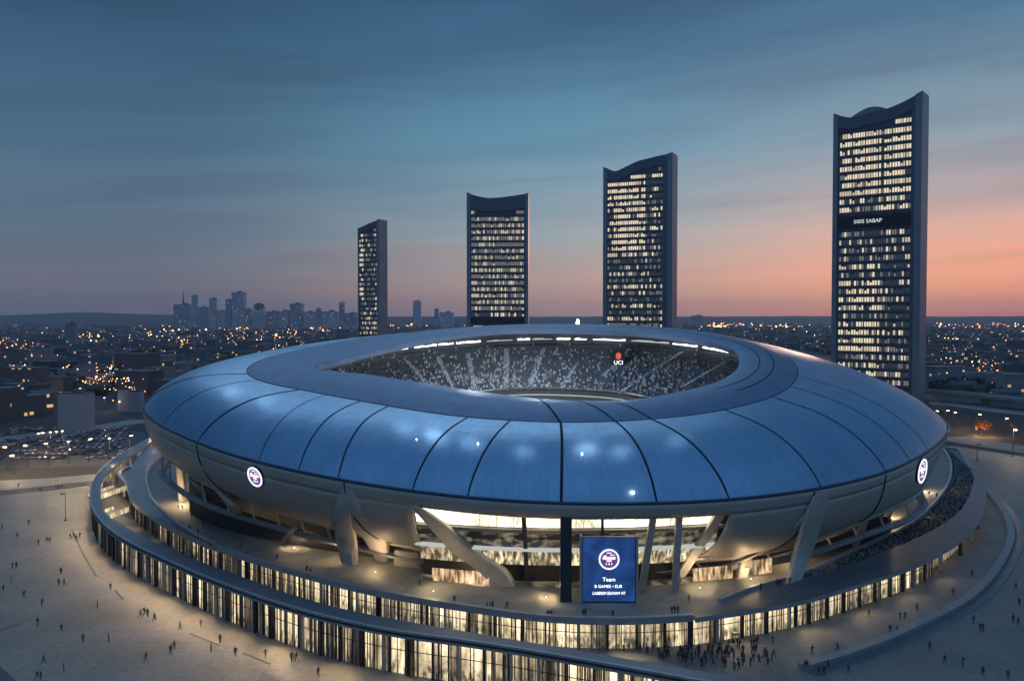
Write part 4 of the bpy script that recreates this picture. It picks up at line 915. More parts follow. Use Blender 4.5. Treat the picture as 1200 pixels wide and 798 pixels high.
# ------------------------------------------------------------------ four towers
M['t_frame'] = mat('tower_frame', (.24, .27, .31), .45, .2, .08, .05)
M['t_front'] = mat('tower_front', (.12, .135, .16), .4, .2, .1, .05)
M['t_glass'] = mat('tower_glass', (.08, .095, .12), .15, .3, .25, .08)
M['w0'] = emis('pane_bright', (1, .84, .58), .72); M['w1'] = emis('pane_lit', (1, .82, .58), .5); M['w2'] = emis('pane_dim', (.8, .76, .66), .16, (.08,.09,.1)); M['w3'] = emis('pane_unlit', (.6, .7, .8), .03, (.10, .12, .145))  # faint glow of the unlit panes stands in for reflection
def tower(name, label, ax, ay, W, Dp, Ht, yaw, crown, rowh, colw, litfn, f0, f1, base=0.0, sign=None, dome=None, finL=.055, finR=.075, top_in=10, seed=1):
    rr = random.Random(seed)
    T = thing(name, label, 'skyscraper', (ax, ay, 0), yaw)
    zt = lambda u: Ht+np.interp(u, [c[0] for c in crown], [c[1] for c in crown])
    us = [i/40 for i in range(41)]
    # smooth crown line
    zs = [zt(u) for u in us]
    for _ in range(3): zs = [zs[0]]+[(zs[i-1]+2*zs[i]+zs[i+1])/4 for i in range(1, 40)]+[zs[40]]
    X = lambda u: (u-.5)*W
    def prism(pu, z0f, z1f, y0, y1, mat_, nm):
        mb = MB(); n = len(pu)
        a = [Vector((X(u), y0, z1f(u))) for u in pu]; b = [Vector((X(u), y1, z1f(u))) for u in pu]; c = [Vector((X(u), y1, z0f(u))) for u in pu]; d = [Vector((X(u), y0, z0f(u))) for u in pu]
        mb.grid([a, b, c, d, a]); mb.quad(a[0], b[0], c[0], d[0]); mb.quad(a[-1], b[-1], c[-1], d[-1])
        return mb.build(nm, [mat_], T)
    zf = lambda u: float(np.interp(u, us, zs)); zero = lambda u: 0
    prism([0, finL/2, finL], zero, zf, -Dp/2, Dp/2, M['t_frame'], 'fin'); prism([1-finR, 1-finR/2, 1], zero, zf, -Dp/2, Dp/2, M['t_frame'], 'fin')
    inner_u = [u for u in us if finL < u < 1-finR]; iu = [finL]+inner_u+[1-finR]
    prism(iu, lambda u: zf(u)-top_in, lambda u: zf(u)-.6, -Dp/2+.25, Dp/2-.25, M['t_front'], 'crown')
    prism(iu, zero, lambda u: zf(u)-top_in-.2, -Dp/2+1.2, Dp/2-1.2, M['t_glass'], 'glass_wall')
    if f1 < 1-finR: prism([f1, (f1+1-finR)/2, 1-finR-.001], zero, lambda u: zf(u)-top_in-.1, -Dp/2+.8, -Dp/2+2.5, M['t_front'], 'pier')
    if dome:
        u0, u1, hh = dome; prism([u0+(u1-u0)*i/24 for i in range(25)], lambda u: zf(u)-2, lambda u: zf(.5*(u0+u1))-1+hh*math.sin(PI*(u-u0)/(u1-u0)), Dp*.05, Dp*.42, M['t_frame'], 'roof_canopy')
    ztop = min(zf(u) for u in iu)-top_in-1.0
    nrow = int((ztop-base)/rowh); x0 = X(f0); x1 = X(f1); nc = int((x1-x0)/colw); cw = (x1-x0)/nc; yf = -Dp/2+1.1
    for r_ in range(nrow):
        z = base+r_*rowh; v = z/Ht
        mb = MB(); any_ = False
        zmax = lambda x: zf(x/W+.5)-top_in-1
        for c in range(nc):
            u = (c+.5)/nc; k = litfn(u, v, r_, c, rr)
            if k is None: k = 4 if rr.random() < .8 else 2
            xa = x0+c*cw+cw*.12; xb = x0+(c+1)*cw-cw*.12; z0_ = z+rowh*.24; z1_ = z+rowh*(.80 if rr.random() < .85 else .6)
            mb.quad((xa, yf, z0_), (xb, yf, z0_), (xb, yf, z1_), (xa, yf, z1_), k); any_ = True
        mb.box((0*(x0+x1)/2+(x0+x1)/2, yf-.12, z+.12*rowh), (x1-x0, .35, rowh*.13), 3)
        mb.build('window_band', [M['w0'], M['w1'], M['w2'], M['t_front'], M['w3']], T)
    # extra partial bands under the sloping crown
    for q in range(1, 4):
        z = base+(nrow-1+q)*rowh; mb = MB(); any_ = False; xs_ = []
        for c in range(nc):
            xa = x0+c*cw+cw*.12; xb = x0+(c+1)*cw-cw*.12
            if z+rowh > min(zf(xa/W+.5), zf(xb/W+.5))-top_in: continue
            k = litfn((c+.5)/nc, z/Ht, nrow+q, c, rr)
            if k is None: k = 4
            xs_ += [xa, xb]; any_ = True; mb.quad((xa, yf, z+rowh*.3), (xb, yf, z+rowh*.3), (xb, yf, z+rowh*.82), (xa, yf, z+rowh*.82), k)
        if any_: mb.box(((min(xs_)+max(xs_))/2, yf-.12, z+.25*rowh), (max(xs_)-min(xs_), .3, rowh*.14), 3)
        if any_: mb.build('window_band', [M['w0'], M['w1'], M['w2'], M['t_front'], M['w3']], T)
    if sign:
        zz, hh, body = sign; mb = MB(); mb.box(((x0+x1)/2, yf-.5, zz), (x1-x0+.6, 1.0, hh)); mb.build('sign_band', [M['dark']], T)
        if body: text('sign_lettering', body, T, ((x0+x1)/2-4, yf-1.08, zz), 3.7, emis('sign_white', (.75, .85, .9), .8), extrude=.05)
    mb = MB()
    for c in range(0, nc+1, 5): mb = MB(); mb.box((x0+c*cw, yf-.2, (base+ztop)/2), (.7, .5, ztop-base)); mb.build('mullion', [M['t_front']], T)
    return T
def pick(p, rr, br=.6):
    if rr.random() > p: return 2 if rr.random() < .2 else None
    return 0 if rr.random() < br else 1
def lit4(u, v, r_, c, rr):
    if .565 < v < .605: return None
    if v >= .605:
        if .58 < u < .64: return pick(.2, rr)
        p = .95 if u > .08 else .75
        if v < .66: p = .6
        return pick(p, rr, .55+.3*(v-.6))
    band = math.sin(r_*2.1+3*(u > .45))
    if u < .6 and v < .45: return pick(.75 if r_ % 5 else .15, rr, .6)
    if .3 < v < .55: return pick(.22 if u > .6 else .1, rr, .3)
    return pick(.18+.2*band, rr, .4)
def lit3(u, v, r_, c, rr):
    if v > .56:
        if u < .70: return pick(.93 if (v > .75 or u > .12) else .3, rr, .8)
        if u < .76: return None
        return pick(.7 if r_ % 3 == 0 else .1, rr, .5)
    return pick([.55, .08, .4, .06, .12][r_ % 5]*(1 if u < .75 else .6), rr, .35)
def lit2(u, v, r_, c, rr):
    if .27 < v < .34: return pick(.4 if v > .3 and u > .3 else .05, rr, .7)
    if v > .34: return pick(.86, rr, .1+.2*(v > .9)) if rr.random() < .35 else 2
    if v > .12: return pick(.6, rr, .1)
    return pick(.35 if u > .3 else .1, rr, .8)
def lit1(u, v, r_, c, rr):
    if v > .45:
        if u < .18: return pick(.8, rr, .9)
        return pick(.14 if v > .75 else .05, rr, .2)
    return pick(.42, rr, .25) if v < .38 else pick(.1, rr)
def tpos(px, d): return (px-600)/1000*d
tower('skyscraper', 'tallest tower at far right, bright window grid and white sign halfway up', tpos(1033, 600), 606, 59, 19, 217, math.radians(-38), [(0,-11),(.2,-15),(.42,-13.5),(.64,-12),(.8,-9),(1,-4)], 5.8, 1.75, lit4, .075, .885, sign=(127.5, 9, '5005 SABAP'), dome=(.12, .68, 7.0), top_in=9, seed=4)
tower('skyscraper', 'second tower from right, curved crown, brightly lit upper left windows', tpos(750.5, 750), 755, 62, 19, 202, math.radians(-24), [(0,-9),(.18,-13.5),(.3,-10.5),(.5,-5.5),(.8,-2.4),(1,-1)], 5.6, 1.9, lit3, .06, .86, top_in=9, finR=.07, seed=3)
tower('skyscraper', 'third tower from right, dipped crown, even rows of dim windows', tpos(584, 900), 900, 64, 26, 189.5, math.radians(-3), [(0,0),(.18,-3.5),(.35,-5.6),(.6,-4.6),(1,-1)], 6.6, 2.0, lit2, .07, .93, sign=(57, 7, None), finL=.06, finR=.045, top_in=15, seed=2)
tower('skyscraper', 'slimmest leftmost of the four towers, dark slab with lit left window column', tpos(437, 1100), 1100, 32, 20, 184.5, math.radians(-22), [(0,-10.5),(.5,-4.5),(1,0)], 6.2, 1.9, lit1, .06, .9, finL=.05, finR=.12, top_in=8, seed=1)
#PART4
# ------------------------------------------------------------------ the city behind
def citylit(name, wall, scale, thr, st, cols=(ORANGE, CREAM)):
    """plain wall with a window grid in object space; some windows are lit"""
    m, nt_, b = newmat(name); L_ = nt_.links.new
    tc_ = N(nt_, 'ShaderNodeTexCoord'); oi = N(nt_, 'ShaderNodeObjectInfo'); g = N(nt_, 'ShaderNodeNewGeometry')
    sn = N(nt_, 'ShaderNodeVectorMath', operation='SNAP'); sn.inputs[1].default_value = scale
    fr = N(nt_, 'ShaderNodeVectorMath', operation='MODULO'); fr.inputs[1].default_value = scale
    L_(g.outputs['Position'], sn.inputs[0]); L_(g.outputs['Position'], fr.inputs[0])
    wn = N(nt_, 'ShaderNodeTexWhiteNoise', noise_dimensions='3D'); L_(sn.outputs[0], wn.inputs['Vector'])
    gt = N(nt_, 'ShaderNodeMath', operation='GREATER_THAN'); gt.inputs[1].default_value = thr; L_(wn.outputs['Value'], gt.inputs[0])
    sp = N(nt_, 'ShaderNodeSeparateXYZ'); L_(fr.outputs[0], sp.inputs[0])
    cz = N(nt_, 'ShaderNodeMath', operation='GREATER_THAN'); cz.inputs[1].default_value = scale[2]*.4; L_(sp.outputs[2], cz.inputs[0])
    nz = N(nt_, 'ShaderNodeSeparateXYZ'); L_(g.outputs['Normal'], nz.inputs[0]); side = N(nt_, 'ShaderNodeMath', operation='LESS_THAN'); side.inputs[1].default_value = .5; L_(nz.outputs[2], side.inputs[0])
    a = N(nt_, 'ShaderNodeMath', operation='MULTIPLY'); c = N(nt_, 'ShaderNodeMath', operation='MULTIPLY'); d = N(nt_, 'ShaderNodeMath', operation='MULTIPLY'); d.inputs[1].default_value = st
    L_(gt.outputs[0], a.inputs[0]); L_(cz.outputs[0], a.inputs[1]); L_(a.outputs[0], c.inputs[0]); L_(side.outputs[0], c.inputs[1]); L_(c.outputs[0], d.inputs[0])
    mx = N(nt_, 'ShaderNodeMix', data_type='RGBA'); mx.inputs[6].default_value = (*cols[0], 1); mx.inputs[7].default_value = (*cols[1], 1); L_(wn.outputs['Color'], mx.inputs[0])
    L_(mx.outputs[2], b.inputs['Emission Color']); L_(d.outputs[0], b.inputs['Emission Strength'])
    b.inputs['Base Color'].default_value = (*wall, 1); b.inputs['Roughness'].default_value = .85
    return m
CB = [citylit('house_wall_a', (.15, .15, .16), (2.2, 2.2, 3.2), .975, .5), citylit('house_wall_b', (.08, .085, .09), (2.6, 2.6, 3.2), .98, .6), citylit('house_wall_c', (.24, .24, .25), (2.2, 2.2, 3.2), .98, .4), citylit('house_wall_d', (.12, .105, .10), (2.6, 2.6, 3.2), .955, .6, (ORANGE, WARM))]
M['flatroof'] = mat('flat_roof', (.10, .105, .115), .9, 0, .3, .1); M['pale_wall'] = mat('pale_wall', (.30, .31, .33), .8, 0, .06, .1)
def house_mesh(w, d, h, kind, m_):
    mb = MB(); 
    if kind == 0: mb.box((0, 0, h/2), (w, d, h), 0); mb.box((0, 0, h+.3), (w+.4, d+.4, .6), 1); mb.box((w*.2, 0, h+1.3), (w*.2, d*.4, 1.6), 1)
    elif kind == 1:
        mb.box((0, 0, h/2), (w, d, h), 0, bottom=False); n = len(mb.v); r = h+d*.28
        mb.v += [(-w/2-.3, -d/2-.3, h), (w/2+.3, -d/2-.3, h), (w/2+.3, d/2+.3, h), (-w/2-.3, d/2+.3, h), (-w/2, 0, r), (w/2, 0, r)]
        for f in ((0,1,5,4), (2,3,4,5), (1,2,5), (3,0,4)): mb.face([n+i for i in f], 1)
    else: mb.box((-w*.2, 0, h/2), (w*.6, d, h), 0); mb.box((w*.3, 0, h*.35), (w*.4+.02, d*.8, h*.7), 0); mb.box((-w*.2, 0, h+.25), (w*.62, d*1.02, .5), 1)
    return mb.mesh('city_building', [m_, M['flatroof']])
HM = []
for i in range(14):
    k = i % 3; w_, d_, h_ = [(30, 14, 14), (16, 11, 7), (40, 16, 18)][k]
    HM.append((house_mesh(w_*R.uniform(.8, 1.3), d_, h_*R.uniform(.7, 1.3), k, CB[i % 4]), max(w_, d_)))
def occluded(px, py): return 175 < px < 1105 and py > 470 - 90*math.sin(PI*max(0, min(1, (px-175)/930)))**.6
spots = []
tries = 0
def clear(p, r):
    for P_, wd in ((P1, 12), (P2, 20), (P3, 22), (P4, 22), (P5, 20), (P6, 22), (Pv, 16)):
        for q in P_[::3]:
            if abs(q.x-p.x) < wd+r+10 and (q.x-p.x)**2+(q.y-p.y)**2 < (wd+r)**2: return False
    return True
while len(spots) < 300 and tries < 30000:
    tries += 1
    px = R.choice([R.uniform(-20, 420), R.uniform(820, 1220)]); py = R.uniform(386, 500) if px < 500 else R.uniform(386, 470)
    if occluded(px, py) or (950 < px < 1098 and py > 382): continue
    if px < 200 and py > 492: continue
    if 60 < px < 175 and py > 455 : continue
    p = at(px, py, 0)
    if any((p.x-q.x)**2+(p.y-q.y)**2 < (24+.010*p.y)**2 for q in spots): continue
    if not clear(p, 12): continue
    spots.append(p)
print('buildings', len(spots), tries)
bcount = {}
for p in spots:
    me, w_ = R.choice(HM); o = bpy.data.objects.new('city_building', me); COL.objects.link(o); sc_ = 1+.0003*p.y
    o.location = (p.x, p.y, -.1); o.rotation_euler = (0, 0, R.choice([0, .2, -.3, .5, 1.3])+R.uniform(-.1, .1)); o.scale = (sc_, 1, R.uniform(.8, 1.25))
    side = 'left' if p.x < 0 else 'right'; dep = 'nearer' if p.y < 1100 else 'farther'
    tag(o, 'one of the small dim city buildings, %s half of the city %s of the stadium' % (dep, side), 'building', 'dim city buildings beyond the stadium, %s %s' % (dep, side))
# the rest of the town out to the horizon reads as one mass
def inview(x, y): return abs(x/y) < .75
mb = MB()
for i in range(9000):
    y = 1500*math.exp(R.uniform(-.6, 1.65)); x = R.uniform(-.7, .7)*y
    if y < 2400 and any((x-q.x)**2+(y-q.y)**2 < 900 for q in spots[::1] if abs(q.y-y) < 30): continue
    if y < 1000 and not inview(x, y): continue
    pxy = proj((x, y, 0))
    if occluded(*pxy) and y < 1600: continue
    if y < 800: continue
    h = R.choice([5, 6, 8, 10, 14])*(1+.7*(R.random() < .08)); w_ = R.uniform(10, 26)
    mb.box((x, y, h/2-.1), (w_, R.uniform(9, 14), h), R.randint(0, 3), R.uniform(-.5, .5), bottom=False)
tag(mb.build('distant_town', CB), 'mass of tiny dark town roofs stretching to the horizon', 'town', kind='stuff')
# hills on the horizon
def hill(pxa, pxb, d, tops, name='hill'):
    mb = MB(); A = []; B = []; C = []
    n = len(tops)-1
    for i in range(0, n*8+1):
        u = i/(n*8); px = pxa+(pxb-pxa)*u; yy = float(np.interp(u*n, range(n+1), tops)); top = at_d(px, yy+R.uniform(-.25, .25), d)
        A.append((top.x*.82, d*.82, -2)); B.append((top.x*.93, d*.93, max(1, top.z*.55))); C.append(tuple(top))
    D_ = [(a[0]/.82*1.2, d*1.2, -2) for a in A]
    mb.grid([A, B, C, D_]); return tag(mb.build(name, [mat('hill_ground', (.022, .028, .026), .95, 0, .4, .01)], smooth=True), kind='structure')
hill(-80, 620, 7000, [371, 369.5, 366, 368.5, 369, 370, 371, 371, 371.5]); hill(560, 1300, 8000, [371.5, 371, 371, 371, 370.5, 370.5, 371, 370.5, 371])
# city lights: street lamps and lit yards seen as points
LM = [emis('light_orange', (1, .27, .05), 7), emis('light_amber', (1, .46, .15), 8), emis('light_white', (1, .9, .75), 7), emis('light_small', (1, .5, .24), 2.2), emis('light_grey', (.7, .78, .9), 1.0)]
clus = [(100,400,30),(200,405,40),(160,430,30),(185,400,25),(270,405,35),(330,400,40),(30,420,25),(60,375,30),(130,372,30),(220,388,30),(300,388,40),(120,452,35),(10,410,15),(205,415,16),(385,385,25),(480,380,30),(560,381,30),(840,383,15),(905,383,35),(1100,378,30),(1140,390,35),(1180,380,30),(1120,410,30),(1160,440,20),(1110,445,15),(860,380,20),(20,455,15),(150,466,14),(110,360,10)]
def citypt():
    if R.random() < .82:
        c = R.choice(clus); return R.gauss(c[0], c[2]*.55), R.gauss(c[1], 6 if c[1] > 385 else 3)
    px = R.choice([R.uniform(0, 600), R.uniform(800, 1200)]); return px, 374+R.random()**2*70
mb = MB(); nl = 0; near = []
tries = 0
while nl < 3200 and tries < 40000:
    tries += 1; px, py = citypt()
    if py < 373.3 or py > 500 or occluded(px, py) or (972 < px < 1094): continue
    p = at(px, py, 0); 
    if p.y > 9000: continue
    h = R.uniform(5, 9)+(R.random() < .2)*8
    k = R.choices([0, 1, 2, 3, 4], [.26, .2, .1, .32, .12])[0]
    r = p.y*.00048*(1.0 if k < 3 else .75)*R.uniform(.7, 1.2)*(1.9 if R.random() < .06 else 1)
    mb.ico((p.x, p.y, h), max(.3, r), k); nl += 1
tag(mb.build('city_lights', LM), 'scattered tiny orange and white lights across the dark town', 'city lights', kind='stuff')
# street lamps near enough to tell apart
def lamp_post(name, label, loc, h, col, en, glow, group=None, lit=True):
    T = thing(name, label, 'street lamp', loc, 0, group)
    mb = MB(); mb.tube([(0, 0, 0), (0, 0, h*.5), (0, 0, h)], [.16, .12, .08], 0, 8); mb.box((0, 0, .2), (.6, .6, .4)); mb.build('pole', [M['darkmetal']], T)
    mb = MB(); mb.tube([(0, 0, h-.1), (.0, -.8, h+.15), (0, -1.3, h+.1)], .06, 0, 6); mb.build('arm', [M['darkmetal']], T)
    mb = MB(); mb.box((0, -1.5, h+.05), (.9, 1.1, .3)); mb.build('lamp_head', [glow], T)
    if lit: lamp('lamp_light', 'POINT', (0, -1.5, h-.4), en, col, T, size=.25)
    return T
G = M['lampwarm']; GD = M['darkmetal']
LP = [(17,555,533,'bright warm street lamp at the far left edge of the plaza',1,1),(77,610,577,'slim dark unlit lamp pole on the left plaza near the curved pavilion',0,1),
      (1145,540,520,'dark lamp pole by the road right of the stadium, left of two',0,1),(1187,535,503,'lit orange lamp pole by the road at the far right edge',1,0),
      (859,752,738,'dark unlit lamp pole in the crowd before the bright podium wall',0,1)]
for px, y0_, y1_, lb, on, wc in LP:
    p = at(px, y0_, 0); h = (y0_-y1_)/1000*p.y
    lamp_post('street_lamp', lb, p, h, (1, .72, .42), 2500, G if on else GD, 'tall lamp poles around the plaza', bool(on))
proto = None
rowl = [(x, 524-(x*.085)) for x in range(8, 180, 24)]+[(x, 512-x*.1) for x in range(45, 75, 7)]+[(1100,482),(1108,481),(1118,483),(1150,486),(1178,490)]+[(152,424),(168,418),(190,438),(53,452),(30,447),(95,455),(122,466)]
for i, (px, py) in enumerate(rowl):
    p = at(px, py, 9)
    reg = 'along the far car park road on the left' if px < 200 and py > 470 else ('along the road behind the stadium on the right' if px > 600 else 'among dark trees on the far left')
    if i == 0:
        proto = lamp_post('street_lamp', 'x', (p.x, p.y, 0), 9, (1, .66, .36), 1200, emis('lamp_head_glow', (1, .66, .36), 5), 'x', True); o = proto
    else:
        o = dup(proto, (p.x, p.y, 0), R.choice([0, PI, .5]))
    o['label'] = 'one of the small lit street lamps %s' % reg; o['group'] = 'street lamps '+reg
# distinct nearer blocks
def block(label, px0, px1, ytop, ybase, m_, dp=.5, cat='building', roofbox=True, name='apartment_block', dome=False, spire=False, group=None):
    c = at((px0+px1)/2, ybase, 0); d = c.y; w_ = (px1-px0)/1000*d; top = at_d((px0+px1)/2, ytop, d).z
    T = thing(name, label, cat, (c.x, d+w_*dp/2, 0), 0, group)
    mb = MB(); mb.box((0, 0, top/2), (w_, w_*dp, top)); mb.build('wall', [m_], T)
    mb = MB(); mb.box((0, 0, top+.4), (w_*.97, w_*dp*.97, .8))
    if roofbox: mb.box((w_*.1, 0, top+.8+w_*.04), (w_*.3, w_*dp*.5, w_*.08+1))
    if dome:
        mb.ico((0, 0, top), w_*.55, 0, 0, .9)
    mb.build('roof', [M['flatroof']], T)
    if spire: mb = MB(); mb.tube([(0, 0, top), (0, 0, top+w_*.9)], [w_*.06, w_*.01], 0, 6); mb.build('spire', [M['flatroof']], T)
    return T
block('plain pale windowless slab block standing over the far car park at left', 68, 103, 462, 504, M['pale_wall'], .5)
block('short pale block beside the stadium roof on the left, left one of a pair', 138, 150, 457, 482, M['pale_wall'], .7)
block('short pale block touching the stadium rim on the left, right one of a pair', 151.5, 165, 459, 483, M['pale_wall'], .7)
block('pale tower block alone in the dark town at far left, the taller', 77, 88.5, 380, 416, CB[2], .6)
block('squat pale block near the left edge, left of the taller tower block', 46, 59, 407, 428, CB[2], .6)
block('wide low dark block near the left edge behind the squat one', 2, 46, 409, 422, CB[1], .3, roofbox=False)
block('low reddish apartment block at the right edge beyond the road', 1180, 1204, 428, 458, CB[3], .5)
block('long low pale hall right of the dark trees on the left', 95, 125, 433, 443, CB[2], .4, roofbox=False)
sk = [(203.5,222,357,0,1),(225,231,346,0,0),(233,243,360,0,0),(245.5,253,349.5,0,0),(264.5,270.5,351,0,0),(271.5,286,342.5,0,0),(287.5,294,362,0,0),(296.5,309,360,1,0),(312,326,365,0,0),(327,338,364,0,0),(339.5,354,356,0,0),(355.5,368,365.5,0,0),(370,376,361.5,0,0),(377,395,365,0,0),(397.5,403.5,354.5,0,0),(484,493,352.5,0,0),(509,514,362,0,0),(515,531,366,0,0),(812,824,370,0,0),(254.5,263,364,0,0),(404.5,418,367,0,0)]
names = ['with a thin spire and white lights at the left end of the skyline','slim, second from the left end of the skyline','squat, third from the left end of the skyline','narrow, left of the gap in the skyline','slim dark, hugging the tallest far tower on its left','tallest and widest pale one of the far skyline','low, just right of the tallest far tower','with a rounded dark cap over a pale shaft','low wide, first right of the round capped one','low wide, second right of the round capped one','flat topped and wide, alone in the middle of the far skyline','low wide, right of the flat topped one','pale slim, midway between flat topped one and slim dark one','low wide, left of the slim dark one at the right end','slim dark, nearest the slimmest of the four big towers','slim, standing alone between the first two big towers','thin, left of a low wide block between the big towers','low wide, just left of the second big tower','small low one on the horizon right of the third big tower','low, in the gap left of the tallest far tower','low wide, touching the slimmest big tower on its left']
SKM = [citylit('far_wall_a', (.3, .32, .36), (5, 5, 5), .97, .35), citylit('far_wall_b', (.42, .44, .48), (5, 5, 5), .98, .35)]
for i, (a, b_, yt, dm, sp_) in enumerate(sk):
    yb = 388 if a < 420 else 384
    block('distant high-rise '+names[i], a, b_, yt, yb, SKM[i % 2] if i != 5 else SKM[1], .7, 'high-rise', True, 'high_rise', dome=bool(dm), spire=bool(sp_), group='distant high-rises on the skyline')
# white lights on the leftmost high-rise are part of the city; a few bright fires of light
mb = MB()
# ------------------------------------------------------------------ trees
def tree_mesh(seed, h, leafm, n=420, trunkm=None):
    rr = random.Random(seed)
    cr_ = MB()
    cl_ = [(rr.gauss(0, h*.17), rr.gauss(0, h*.17), h*rr.uniform(.42, .88), h*rr.uniform(.12, .2)) for _ in range(9)]
    for _ in range(n):
        c = rr.choice(cl_); th = rr.uniform(0, 2*PI); ph = math.acos(rr.uniform(-1, 1)); r = c[3]*rr.random()**.4
        p = Vector((c[0]+r*math.sin(ph)*math.cos(th), c[1]+r*math.sin(ph)*math.sin(th), c[2]+r*math.cos(ph)*.8)); s = h*.035*rr.uniform(.7, 1.5)
        a = Vector((rr.uniform(-1, 1), rr.uniform(-1, 1), rr.uniform(-1, 1))).normalized()*s; b_ = a.cross(Vector((rr.uniform(-1, 1), rr.uniform(-1, 1), rr.uniform(-1, 1)))).normalized()*s
        cr_.quad(p-a, p-b_, p+a, p+b_)
    tr = MB(); tr.tube([(0, 0, 0), (h*.01, 0, h*.25), (0, h*.01, h*.6)], [h*.03, h*.022, h*.01], 0, 6)
    for k in range(4): c = cl_[k]; tr.tube([(0, 0, h*.3), (c[0]*.6, c[1]*.6, h*.45), (c[0], c[1], c[2])], [h*.014, h*.01, h*.004], 0, 5)
    return cr_.mesh('crown', [leafm]), tr.mesh('trunk', [M['bark']])
TM = [tree_mesh(i, 10, M['leaf'], 320) for i in range(4)]
TO = tree_mesh(9, 10, M['leaf_orange'], 500)
def tree(mm, loc, s, label, group=None):
    T = thing('tree', label, 'tree', loc, R.uniform(0, 6), group); T.scale = (s, s, s)
    for nm, me in (('crown', mm[0]), ('trunk', mm[1])): o = bpy.data.objects.new(nm, me); COL.objects.link(o); o.parent = T
    return T
p = at(1150, 511, 0); tree(TO, p, (511-491)/1000*p.y/8.6, 'glowing orange lit tree beside the road right of the stadium')
for dx, dy in ((-3.5, -3.5), (3.5, -2), (0, 4)): lamp('tree_light', 'POINT', (p.x+dx, p.y+dy, 2.2), 1500, (1, .55, .18), None, size=.3)
p = at(1187, 507, 0); tree(TO, p, .5, 'small dim orange tree at the right edge behind the lamp pole')
for reg, box, n_, lb in (('a', (8, 95, 436, 462), 70, 'one of the dark trees in the black grove at far left'), ('b', (100, 200, 412, 424), 34, 'one of the dark trees left of the stadium below the town lights'), ('c', (120, 168, 442, 456), 16, 'one of the dark trees just left of the stadium rim'), ('d', (1100, 1200, 452, 460), 26, 'one of the dark trees behind the elevated road at right'), ('e', (900, 970, 388, 398), 30, 'one of the dark trees left of the tallest tower'), ('f', (1095, 1200, 398, 402), 22, 'one of the dark trees in the town right of the tallest tower')):
    for _ in range(n_):
        px = R.uniform(box[0], box[1]); py = R.uniform(box[2], box[3]); p = at(px, py, 0)
        if not clear(p, 2): continue
        tree(R.choice(TM), p, R.uniform(.9, 1.5)*(1.25 if p.y > 1500 else 1), lb, lb.replace('one of ', ''))
mb = MB()
for _ in range(5200):
    px = R.choice([R.uniform(0, 600), R.uniform(800, 1200)]); py = 376+R.random()**1.4*88; p = at(px, py, 0)
    if occluded(px, py) or not clear(p, 3): continue
    if px < 130 and py > 470 : continue
    s = R.uniform(3, 6)*(1+.0002*p.y); mb.ico((p.x, p.y, s*.7), s, 0, .3, .75)
tag(mb.build('town_greenery', [M['leaf']]), 'dark clumps of trees and bushes scattered among the town buildings', 'greenery', kind='stuff')
# ------------------------------------------------------------------ cars
cc = [((.3, .3, .32), 'silver'), ((.05, .05, .055), 'black'), ((.5, .5, .5), 'white'), ((.25, .03, .03), 'red'), ((.04, .07, .15), 'blue')]
def car_proto(col, nm):
    T = thing('parked_car', 'x', 'car', (0, 0, 0), 0, 'cars parked in the far car park on the left')
    mb = MB(); prof = [(-2.2, .35), (-2.25, .75), (-1.9, .95), (-1.3, 1.0), (1.0, .98), (2.0, .82), (2.25, .6), (2.2, .35)]
    mb.grid([[(x, -.85, z) for x, z in prof], [(x, -.9, z-.02) for x, z in prof], [(x, .9, z-.02) for x, z in prof], [(x, .85, z) for x, z in prof]]); 
    for sy in (-.9, .9): mb.face([mb.vert((x, sy, z)) for x, z in prof])
    b_ = mb.build('body', [mat('car_paint_'+nm, col, .3, .3, .05, 1, coat=.5)], T)
    mb = MB(); cab = [(-1.7, .95), (-1.2, 1.42), (.35, 1.45), (1.1, .97)]
    mb.grid([[(x, -.72 if z > 1.2 else -.82, z) for x, z in cab], [(x, .72 if z > 1.2 else .82, z) for x, z in cab]])
    for s_ in (-1, 1): mb.face([mb.vert((x, s_*(.72 if z > 1.2 else .82), z)) for x, z in cab])
    mb.build('cabin', [M['glassdark']], T)
    for x in (-1.35, 1.4):
        for y in (-.8, .8): mb = MB(); mb.tube([(x, y-.1, .33), (x, y+.1, .33)], .33, 0, 12); mb.build('wheel', [M['dark']], T)
    return T
CARS = [car_proto(*c) for c in cc]; used = [0]*5; cn = 0
def clearc(p):
    for P_, wd in ((P1, 7), (P2, 11)):
        for q in P_:
            if (q.x-p.x)**2+(q.y-p.y)**2 < wd**2: return False
    return True
rowsC = []
for rr_ in range(13):
    y = 362+rr_*9.5+(rr_ % 2)*1.5
    for c in range(46):
        x = -238+c*2.9-rr_*3; px, py = proj((x, y, 0))
        if px < -20 or px > 150 - (py-505)*.2: continue
        if py < 502: continue
        if R.random() < .3 or not clearc(Vector((x, y, 0))): continue
        rowsC.append((x, y, rr_))
R.shuffle(rowsC); print('cars', len(rowsC))
for x, y, r_ in rowsC[:260]:
    k = R.choices(range(5), [.3, .25, .3, .07, .08])[0]; lb = '%s car parked among others in the rows of the far car park at left' % cc[k][1]
    if not used[k]: used[k] = 1; o = CARS[k]; o.location = (x, y, .01); o.rotation_euler = (0, 0, PI/2)
    else: o = dup(CARS[k], (x, y, .01), R.choice([PI/2, -PI/2])+R.uniform(-.03, .03))
    o['label'] = lb; o['group'] = 'cars parked in the far car park on the left'
for x, y, r_ in rowsC[:1]: pass
poly('car_park', [at(-120, 553), at(155, 545), at(172, 508), at(150, 503), at(-120, 512)], asphalt, .006)
for px, py in ((30,536),(70,530),(110,527),(135,540),(60,547)): lamp('car_park_light', 'POINT', at(px, py, 9), 1200, (1, .72, .42), None, size=.4)
